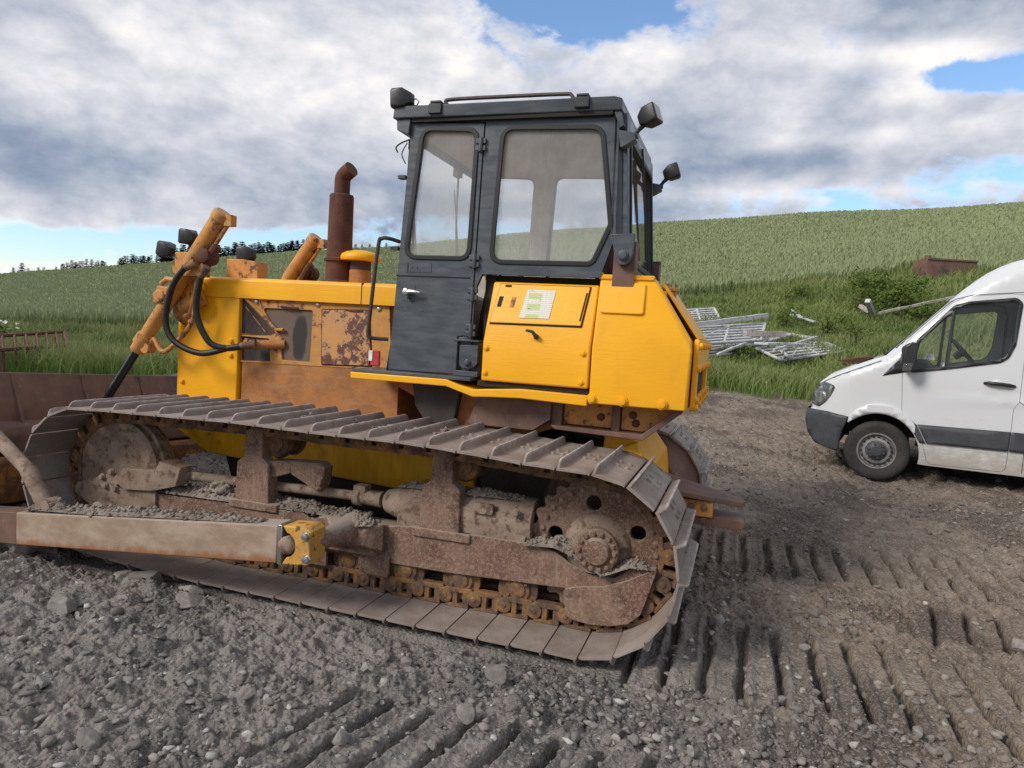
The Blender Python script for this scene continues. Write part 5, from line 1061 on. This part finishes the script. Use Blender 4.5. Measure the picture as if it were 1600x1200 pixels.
    # mirror
    b = MB(); q = lambda s, i, z: V(s, i if not flip else VW-i, z); b.hull([q(s, i, z) for s, z in ((.13, 1.34), (.15, 1.55), (.20, 1.60), (.255, 1.60), (.275, 1.55), (.275, 1.30), (.24, 1.275), (.16, 1.28)) for i in (-.22, -.04)]+[q(.12, -.13, z) for z in (1.36, 1.54)]); mi = b.build('mirror', M['black'], van, bevel=.02, seg=3)
    b = MB(); b.hull([q(s, i, z) for s, z in ((.145, 1.275), (.20, 1.275), (.24, 1.29), (.24, 1.37), (.15, 1.36)) for i in (-.232, -.19)]); b.build('indicator', M['lamp_glass'], mi, bevel=.01); b = MB(); b.tube([q(.22, .05, 1.36), q(.21, -.08, 1.38)], .03, 8); b.build('mirror_arm', M['black'], mi)
# skin across the top: bonnet, windscreen, roof, back
def skin(nm, idx, mt, par):
    b = MB(); n = 10
    vs_ = []
    for s, z in idx:
        i0 = vin(s, z)
        for k in range(n+1):
            u = k/n; crown = .03*(1-(2*u-1)**2); vs_.append(V(s-crown*.6*(1 if s < .6 else 0), i0+(VW-2*i0)*u, z+crown*(1 if s > -.7 else 0)*.6))
    b.add(vs_, [(r*(n+1)+k, r*(n+1)+k+1, (r+1)*(n+1)+k+1, (r+1)*(n+1)+k) for r in range(len(idx)-1) for k in range(n)]); return b.build(nm, M[mt], par, smooth=60)
skin('bonnet', TOP[:8], 'van_white', van); skin('windscreen', TOP[7:10], 'van_glass', van); skin('roof', TOP[9:], 'van_white', van); skin('rear_doors', [TOP[-1], (5.17, 1.6), (5.17, .5), (5.12, .33)], 'van_white', van)
skin('bumper', [(-.84, .74), (-.85, .60), (-.80, .45), (-.70, .335)], 'trim', van); skin('grille', [(-.80, .74), (-.795, .80), (-.78, .88)], 'black', van)
b = MB(); b.hull([V(s, i, z) for s, z in ((-.14, 1.395), (-.02, 1.455), (.02, 1.47), (-.01, 1.43)) for i in (.12, VW-.12)]); b.build('wiper_cowl', M['black'], van)
b = MB(); b.tube([V(-.05, .3, 1.45), V(.0, .55, 1.50), V(.10, .95, 1.62)], .010, 6); b.tube([V(-.05, 1.0, 1.45), V(.0, 1.25, 1.50), V(.10, 1.6, 1.62)], .010, 6); b.each('wiper', M['black'], van)
b = MB(); b.hull([V(s, i, z) for s, z in ((-.34, 1.318), (-.16, 1.402), (-.17, 1.408), (-.33, 1.330)) for i in (.20, .45)]); b.build('bonnet_vent', M['black'], van)
b = MB(); b.hull([V(s, i, z) for s, z in ((.45, .30), (5.0, .30), (5.0, .45), (.45, .45)) for i in (.06, VW-.06)]); b.build('floor', M['dark'], van)
b = MB(); b.hull([V(s, i, z) for s, z in ((-.72, .35), (-.45, .35), (-.45, 1.0), (-.70, .9)) for i in (.25, VW-.25)]); b.hull([V(s, i, z) for s, z in ((-.46, .5), (.45, .5), (.45, 1.15), (-.4, 1.1)) for i in (.34, VW-.34)]); b.hull([V(s, i, z) for s, z in ((3.2, .45), (4.1, .45), (4.1, .95), (3.2, .95)) for i in (.34, VW-.34)]); b.each('wheel_well', M['dark'], van)
# cab inside
b = MB(); b.hull([V(s, i, z) for s, z in ((-.05, 1.15), (.05, 1.40), (.38, 1.42), (.50, 1.30), (.42, .9)) for i in (.07, VW-.07)]); b.build('dashboard', M['trim'], van, bevel=.03)
b = MB(); cc = V(.80, VW-.48, 1.545); ax = (V(.86, VW-.48, 1.60)-V(.70, VW-.48, 1.46)).normalized(); a = VL; c_ = ax.cross(a); b.tube([cc+(a*cos(u)+c_*sin(u))*.20 for u in np.linspace(0, 2*pi, 30)], .017, 8, False); b.lathe(cc-ax*.12, ax, [(0, .04), (.09, .05), (.11, .07), (.12, .03)], 14); b.tube([cc-ax*.02-a*.19, cc-ax*.03, cc-ax*.02+a*.19], .016, 6); b.tube([cc-ax*.02, cc-c_*.19-ax*.01], .016, 6); b.build('steering_wheel', M['black'], van)
for i0 in (.12, .62, VW-.62):
    b = MB(); b.hull([V(s, i, z) for s, z in ((.85, .95), (1.35, .92), (1.37, 1.06), (.85, 1.08)) for i in (i0, i0+.46)]); b.hull([V(s, i, z) for s, z in ((1.30, 1.02), (1.44, 1.02), (1.52, 1.62), (1.44, 1.62)) for i in (i0+.03, i0+.43)]); b.hull([V(s, i, z) for s, z in ((1.44, 1.64), (1.53, 1.64), (1.54, 1.84), (1.47, 1.84)) for i in (i0+.12, i0+.34)]); b.build('seat', M['trim'], van, bevel=.03)
b = MB(); b.hull([V(s, i, z) for s, z in ((1.62, .45), (1.64, .45), (1.64, 2.5), (1.62, 2.5)) for i in (.12, VW-.12)]); b.build('bulkhead', M['trim'], van)
b = MB(); b.hull([V(s, i, z) for s, z in ((.36, 1.42), (.46, 1.42), (.44, 1.49), (.38, 1.49)) for i in (.25, .55)]); b.hull([V(s, i, z) for s, z in ((.52, 1.30), (.60, 1.22), (.62, 1.34), (.55, 1.40)) for i in (.3, .7)]); b.each('paperwork', M['white_plastic'], van)
# wheels
def van_wheel(s, flip):
    o0 = V(s, VW-.02 if flip else .02, .335); ax = -VL if flip else VL; w = thing_part = None
    b = MB(); b.lathe(o0, ax, [(-.20, .20), (-.215, .27), (-.205, .325), (-.18, .342), (-.03, .342), (-.008, .328), (.004, .30), (.004, .27), (-.006, .235), (-.012, .205), (-.05, .20)], 48); ty = b.build('wheel', M['tyre'], van, smooth=35)
    b = MB()
    for k in range(56):
        u = 2*pi*k/56; a = ax.orthogonal().normalized(); c_ = ax.cross(a); r_ = a*cos(u)+c_*sin(u); p = o0+r_*.338-ax*.02; b.tube([p, p-ax*.07+ax.cross(r_)*.012, p-ax*.16], .0055, 4)
    b.build('tread', M['tyre'], ty)
    b = MB(); b.lathe(o0, ax, [(-.08, .19), (-.012, .208), (-.006, .204), (-.008, .192), (-.045, .182), (-.05, .170), (-.035, .155), (-.018, .145), (-.015, .118), (-.028, .108), (-.02, .085), (-.004, .078), (.008, .070), (.014, .05), (.016, .01)], 48); b.build('rim', M['rim'], ty, smooth=30)
    b = MB(); a = ax.orthogonal().normalized(); c_ = ax.cross(a)
    for k in range(18):
        u = 2*pi*k/18; b.lathe(o0+(a*cos(u)+c_*sin(u))*.150-ax*.034, ax, [(0, .016), (.010, .016), (.0105, .004)], 10)
    b.build('rim_vents', M['dark'], ty); b = MB(); b.lathe(o0, ax, [(-.02, .105), (-.008, .102), (.004, .088), (.012, .06), (.018, .055), (.020, .01)], 28)
    for k in range(6):
        u = 2*pi*k/6; b.lathe(o0+(a*cos(u)+c_*sin(u))*.078+ax*.0, ax, [(0, .015), (.016, .013), (.018, .006)], 6)
    b.build('hub_cap', M['trim'], ty)
for s, f in ((-.035, 0), (-.035, 1), (3.62, 0), (3.62, 1)): van_wheel(s, f)

# ------------------------------------------------------------------ scrap lying in the grass
def slab_between(name, p, q, w, h, mt, label, cat, group=None, extra=0.):
    p, q = Vector(p), Vector(q); d = (q-p); L = d.length; d.normalize(); sx = d.cross(Vector((0, 0, 1))).normalized(); up = sx.cross(d)
    b = MB(); k = 7; vs_ = []
    for i in range(k+1):
        c = p+(q-p)*(i/k)+up*random.uniform(-.01, .01)
        vs_ += [tuple(c+sx*a+up*e) for a, e in ((-w/2, 0), (w/2, 0), (w/2, h), (-w/2, h))]
    b.add([Vector(v)-p for v in vs_], [(i*4+j, i*4+(j+1) % 4, i*4+4+(j+1) % 4, i*4+4+j) for i in range(k) for j in range(4)]+[(3, 2, 1, 0), tuple(range(k*4, k*4+4))])
    o = b.build(name, M[mt], None, bevel=.006); o.location = p; return tag(o, label, cat, group)
def gate(c1, c2, c3, c4, label, rails=7):            # corners of the gate where it lies; rails run c1->c2
    c1, c2, c3, c4 = map(Vector, (c1, c2, c3, c4)); root = thing('field_gate', label, 'gate', tuple((c1+c2+c3+c4)/4), 'white metal field gates lying in the grass')
    for i in range(rails):
        u = i/(rails-1); b = MB(); b.tube([c1.lerp(c4, u), c2.lerp(c3, u)], .040 if i in (0, rails-1) else .034, 8); b.build('rail', M['gate'], root)
    for u in (0, .5, 1): b = MB(); b.tube([c1.lerp(c2, u), c4.lerp(c3, u)], .042 if u != .5 else .034, 8); b.build('upright', M['gate'], root)
    b = MB(); b.tube([c1, c3.lerp(c4, .5)], .02, 8); b.build('brace', M['gate'], root)
def pix5(a, c): return (1020+a/2.963, 380+c/2.963)
def g5(a, c, lift): p = at(*pix5(a, c), lift); p.z = float(base_z(np.array([p.x]), np.array([p.y]))[0])+lift; return p
gate(g5(160, 530, .10), g5(505, 500, .10), g5(545, 415, .34), g5(190, 445, .34), 'white tubular field gate lowest in the pile, just behind the yellow tank')
gate(g5(150, 470, .50), g5(500, 448, .50), g5(520, 372, .62), g5(180, 392, .62), 'white tubular field gate on top of the pile, just behind the yellow tank')
gate(g5(600, 545, .08), g5(872, 490, .08), g5(745, 458, .22), g5(478, 486, .22), 'white tubular field gate lying flat at the right end of the pile', 6)
gate(g5(640, 535, .15), g5(900, 500, .12), g5(800, 462, .22), g5(560, 470, .25), 'grey white field gate reaching farthest right from the pile', 6)
gate(g5(130, 362, .15), g5(310, 350, .15), g5(285, 302, .35), g5(120, 312, .35), 'white tubular field gate lying apart behind the pile', 6)
slab_between('plank', g5(180, 392, .72), g5(530, 345, .78), .12, .13, 'gate', 'long white painted beam with dark marks lying across the gates', 'beam')
slab_between('plank', g5(425, 432, .55), g5(605, 436, .50), .2, .16, 'plank', 'short weathered timber lying on the gates', 'beam')
slab_between('plank', g5(610, 425, .25), g5(765, 448, .2), .14, .08, 'gate', 'pale plank lying in the grass right of the short timber', 'beam')
slab_between('plank', g5(500, 470, .60), g5(690, 474, .5), .5, .06, 'gate', 'wide white board lying over the pile of gates', 'board')
slab_between('plank', g5(640, 335, .22), g5(750, 368, .18), .10, .05, 'gate', 'small white plank alone in the grass behind the pile', 'beam')
gate(g5(150, 505, .25), g5(470, 470, .3), g5(640, 425, .36), g5(200, 425, .45), 'white tubular field gate slewed across the middle of the pile', 6)
for i, (a, b_, lab) in enumerate((((300, 520, .3), (520, 430, .5), 'loose white rail slanting across the left half of the pile'), ((560, 500, .3), (760, 440, .3), 'loose white rail over the gate at the right end of the pile'), ((690, 350, .12), (640, 312, .12), 'short grey slat in the grass beside the small white plank'))):
    slab_between('rail', g5(*a), g5(*b_), .07, .06, 'gate', lab, 'rail')
slab_between('post', g5(1022, 352, .05), g5(992, 275, .75), .16, .14, 'gate', 'white post leaning up out of the grass', 'post')
slab_between('post', g5(1000, 325, .3), g5(955, 298, .45), .16, .12, 'plank', 'grey stub of post beside the leaning white post', 'post')
slab_between('pole', g5(1050, 330, .45), g5(1400, 255, .62), .09, .08, 'plank', 'long grey pole lying up the bank behind the van bonnet', 'pole')
slab_between('sheet', g5(870, 560, .03), g5(1010, 545, .12), .5, .12, 'rust_dark', 'rusty brown scrap metal in the grass beside the van bonnet', 'scrap metal')
p = at(1474, 432); d_ = float((np.array(p)-CAM) @ CF); w = 76/FPX*d_; h = 24/FPX*d_
ux = Vector((CR[0], CR[1], 0)).normalized(); uy = Vector((-ux.y, ux.x, 0))
b = MB(); tr = lambda x, y, z: ux*x+uy*y+Vector((0, 0, z)); hh = h
for (x0, x1, y0, y1) in ((-w/2, w/2, -.5, -.45), (-w/2, w/2, .45, .5), (-w/2, -w/2+.05, -.449, .449), (w/2-.05, w/2, -.449, .449)):
    b.add([tr(x, y, z) for x in (x0, x1) for y in (y0, y1) for z in (-.3, hh)], [(0, 1, 3, 2), (4, 6, 7, 5), (0, 4, 5, 1), (2, 3, 7, 6), (0, 2, 6, 4), (1, 5, 7, 3)])
b.add([tr(x, y, z) for x in (-w/2-.02, w/2+.02) for y in (-.54, -.502) for z in (hh-.05, hh+.01)], [(0, 1, 3, 2), (4, 6, 7, 5), (0, 4, 5, 1), (2, 3, 7, 6), (0, 2, 6, 4), (1, 5, 7, 3)])
b.tube([tr(-w/2+.1, -.3, hh), tr(-w/2+.1, -.3, hh+.12)], .12, 10)
o = b.build('metal_tank', M['rust_steel'], None); o.location = p; tag(o, 'rusty brown open metal tank standing on the bank above the van', 'tank')
# rusty frame in the grass at the left
fr_ = thing('harrow_frame', 'rusty metal harrow frame lying in the grass at the far left', 'harrow', tuple(at(50, 588)))
A, B_, C2, D2 = at(-40, 596), at(105, 573), at(100, 562), at(-40, 580)
for v_, z in ((A, .40), (B_, .38), (C2, .52), (D2, .50)): v_.z += z
b = MB(); b.tube([A, B_], .03, 6); b.tube([D2, C2], .03, 6); b.tube([B_, C2], .03, 6); b.build('rail', M['rust_dark'], fr_)
for i in range(9):
    u = i/8; b = MB(); p1, p2 = A.lerp(B_, u), D2.lerp(C2, u); b.tube([p1-Vector((0, 0, .5)), p1], .022, 5); b.tube([p1, p2], .02, 5); b.tube([p2, p2-Vector((0, 0, .6))], .02, 5); b.build('tine', M['rust_dark'], fr_)

# ------------------------------------------------------------------ plants
def blades(name, x, y, d, hgt, wid, lean, mt, label, cat, seg=2, ear=0.):
    n = len(x); z = base_z(x, y)-.02; a = rng.uniform(0, 2*pi, n); th = np.arctan2(x-CAM[0], y-CAM[1]); fx, fy = np.cos(th+rng.normal(0, .5, n)), -np.sin(th+rng.normal(0, .5, n))
    lx, ly = np.cos(a)*lean*hgt, np.sin(a)*lean*hgt; rows = []
    for k, (u, ww) in enumerate(((0, 1.), (.55, .85), (1., .12)) if not ear else ((0, .7), (.72, .7), (.80, 1.5), (1., .5))):
        cx, cy, cz = x+lx*u*u, y+ly*u*u, z+hgt*u*(1-.25*u*np.minimum(lean, 1)); rows.append(np.stack([np.stack([cx-fx*wid*ww/2, cy-fy*wid*ww/2, cz], 1), np.stack([cx+fx*wid*ww/2, cy+fy*wid*ww/2, cz], 1)], 1))
    k = len(rows); Vv = np.concatenate(rows, 1).reshape(-1, 3); base = (np.arange(n)*2*k)[:, None]
    F = np.concatenate([base+np.array([2*i, 2*i+1, 2*i+3, 2*i+2]) for i in range(k-1)], 1).reshape(-1)
    tip = np.tile(np.repeat([0, .55, 1.] if not ear else [0, .72, .9, 1.], 2), n)
    o = np_mesh(name, Vv, F, np.full(n*(k-1), 4), M[mt], False, {'tip': tip}); tag(o, label, cat, None, 'stuff'); return o
x, y, d = scatter(330000, 22, 150, t0=-62, t1=27); th, dd = polar(x, y); dE, dW, dR = zones(th)
k = (dd > dW+fbm(x, y, .25, 3, 31)*5) & (dd < dR*1.06); x, y, d = x[k], y[k], d[k]
patch = .82+.5*fbm(x, y, .12, 3, 33)
blades('wheat_crop', x, y, d, rng.uniform(.60, .88, len(x))*patch, d*.00125*rng.uniform(.7, 1.3, len(x)), rng.uniform(.03, .35, len(x)), 'wheat', 'pale green unripe wheat covering the hillside', 'wheat', ear=1)
x, y, d = scatter(300000, 12, 40, t0=-62, t1=27); th, dd = polar(x, y); dE, dW, dR = zones(th); g = grassness(x, y)
k = (rng.random(len(x)) < g*g) & ~((th > -6) & (th < 6) & (dd > 17.5) & (dd < 27) & (rng.random(len(x)) < .55)) & (dd < dW+3+fbm(x, y, .25, 3, 31)*5); x, y, d = x[k], y[k], d[k]
tall = np.clip(.35+1.9*fbm(x, y, .45, 3, 35)+.25*np.clip((d-18)/10, 0, 1), .15, 1.25)
blades('grass', x, y, d, (.12+.50*tall)*rng.uniform(.5, 1.2, len(x)), d*.0011*rng.uniform(.7, 1.6, len(x)), rng.uniform(.1, .75, len(x)), 'grass', 'rough green grass between the dirt yard and the wheat', 'grass')
def leafy(name, p, hgt, rad, n, label, cat, mt='shrub', leaf=.05, group=None, stems=6):
    root = thing(name, label, cat, tuple(p), group)
    b = MB()
    for k in range(stems): a = random.uniform(0, 6.28); r = rad*random.uniform(.1, .7); b.tube([p+Vector((.05*cos(a), .05*sin(a), -.05)), p+Vector((r*.5*cos(a), r*.5*sin(a), hgt*.5)), p+Vector((r*cos(a), r*sin(a), hgt*random.uniform(.75, 1)))], [.02, .013, .005], 5)
    b.build('stem', M['bark'], root)
    cl = rng.normal(size=(max(6, n//45), 3))*[rad*.5, rad*.5, hgt*.24]+[0, 0, hgt*.52]; c = cl[rng.integers(0, len(cl), n)]+rng.normal(size=(n, 3))*[rad*.17, rad*.17, hgt*.10]
    c[:, 2] = np.abs(c[:, 2]); u = rng.normal(size=(n, 3)); u /= np.linalg.norm(u, axis=1, keepdims=True); w_ = np.cross(u, rng.normal(size=(n, 3))); w_ /= np.linalg.norm(w_, axis=1, keepdims=True); L = leaf*rng.uniform(.6, 1.3, (n, 1))
    q = np.stack([c-u*L, c+w_*L*.45, c+u*L, c-w_*L*.45], 1)+np.array(p)
    o = np_mesh('foliage', q.reshape(-1, 3), np.arange(4*n), np.full(n, 4), M[mt], False, {'tip': np.zeros(4*n)}); adopt(o, root)
leafy('shrub', at(1392, 492), 1.35, .9, 2600, 'leafy green bush on the bank in front of the rusty tank', 'bush', leaf=.075)
leafy('shrub', at(1352, 478), 1.0, .7, 1300, 'lower bush left of the bush in front of the rusty tank', 'bush', leaf=.07)
leafy('shrub', at(1450, 505), .6, .8, 1200, 'low bush growing under the right end of the rusty tank', 'bush', leaf=.07)
for i, (px, py, hh, rr, lab) in enumerate(((1225, 512, .75, .4, 'yellowish weed clump growing behind the pile of gates'), (1290, 525, .7, .55, 'weed clump growing between the gates and the van bonnet'), (1150, 560, .4, .5, 'low weed clump in front of the white gates'),
                                           (1330, 545, .7, .5, 'weed clump against the van bonnet'), (1255, 470, .6, .5, 'small weed clump highest on the bank left of the leaning post'))): leafy('weed', at(px, py), hh, rr, 500, lab, 'weed', leaf=.05)
leafy('flowering_weed', at(3, 560), .62, .24, 240, 'tall weed with white flower heads at the left edge', 'weed', leaf=.05)
def flowers():
    root = bpy.data.objects['flowering_weed']; p = Vector(root.location); b = MB()
    for k in range(40): q = p+Vector((random.gauss(0, .15), random.gauss(0, .15), random.uniform(.4, .68))); b.lathe(q, (random.gauss(0, .3), random.gauss(0, .3), 1), [(0, .01), (.015, .030), (.02, .01)], 6)
    b.build('flower', M['flower'], root)
flowers()
# ------------------------------------------------------------------ conifers on the skyline
def conifer(seed, tiers=11, sparse=0.):
    r = random.Random(seed); H = 1.; root = bpy.data.objects.new('conifer', None); COL.objects.link(root)
    b = MB(); b.tube([(0, 0, -.35), (0, 0, .5), (0, 0, .98)], [.018, .012, .003], 6); b.build('trunk', M['bark'], root)
    V_, F_ = [], []
    for t in range(tiers):
        z = .06+.90*t/tiers; R = (1-z)**.8*r.uniform(.22, .32)+.02
        for k in range(11):
            if r.random() < sparse: continue
            a = r.uniform(0, 6.28); L = R*r.uniform(.7, 1.15); dr = -L*r.uniform(.1, .45)
            for j in range(7):
                u = (j+1)/7*L; px, py, pz = cos(a)*u, sin(a)*u, z+dr*(u/L)+r.uniform(-.008, .008); w = .055*(1-.55*u/L)+.014
                for sgn in (-1, 1):
                    ex, ey, ez = px-sin(a)*sgn*w+cos(a)*w*.7, py+cos(a)*sgn*w+sin(a)*w*.7, pz-w*r.uniform(.1, .7); n = len(V_); V_ += [(px, py, pz+.006), (ex, ey, ez), (px+cos(a)*w*.9, py+sin(a)*w*.9, pz-.010), (px-cos(a)*.008, py-sin(a)*.008, pz-.012)]; F_.append((n, n+1, n+2, n+3))
    b = MB(); b.add(V_, F_); me = bpy.data.meshes.new('crown'); me.from_pydata(V_, [], F_); me.materials.append(M['conifer']); o = bpy.data.objects.new('crown', me); COL.objects.link(o); o.parent = root
    return root
protos = [conifer(3), conifer(5, 13), conifer(8, 10, .35), conifer(12, 12, .15)]; used = set()
def plant(px, top, dist, pr, label, group):
    th_ = ray_y(px, top, 100)-Vector(CAM); az = atan2(th_.x, th_.y); sl = th_.z/hypot(th_.x, th_.y); x, y = CAM[0]+dist*sin(az), CAM[1]+dist*cos(az)
    gz = float(base_z(np.array([x]), np.array([y]))[0]); H = CAM[2]+sl*dist-gz
    if H < 1: return
    o = protos[pr] if pr not in used else copy_tree(protos[pr]); used.add(pr)
    o.location = (x, y, gz); o.scale = (H*random.uniform(.85, 1.25), )*2+(H,); o.rotation_euler = (0, 0, random.uniform(0, 6)); tag(o, label, 'tree', group)
R_ = random.Random(4)
lt = ['small conifer in the broken row on the left skyline, left of the lift cylinder', 'conifers on the left skyline']
for px, top in ((22, 420), (44, 421), (97, 414), (106, 412), (117, 411), (126, 410), (142, 407), (154, 409), (162, 410), (188, 405), (196, 401), (211, 399), (218, 402), (226, 402), (234, 402), (36, 412), (60, 420), (70, 419), (88, 419), (100, 414), (112, 408), (121, 411), (130, 409), (137, 406), (150, 412), (158, 409), (166, 411), (184, 410), (192, 404), (200, 401), (207, 398), (214, 402), (222, 401), (230, 403), (238, 400), (244, 405)): plant(px+R_.uniform(-2, 2), top-4, R_.uniform(190, 225), R_.choice([2, 2, 3, 1]), *lt)
mt_ = ['dark conifer in the dense row on the skyline behind the bulldozer hood', 'conifers on the skyline behind the hood']
for px in range(250, 500, 4): plant(px+R_.uniform(-2, 2), 386-(px-254)*.055+R_.uniform(-7, 6), R_.uniform(190, 225), R_.choice([0, 1, 3, 0]), *mt_)
for px in (556, 566, 578, 592, 604): plant(px, 378+R_.uniform(-4, 3), R_.uniform(200, 225), R_.choice([2, 3]), 'small conifer tip on the skyline between the exhaust and the cab', 'conifer tips beside the exhaust')
for i, pr in enumerate(protos):
    if i not in used: bpy.data.objects.remove(pr)
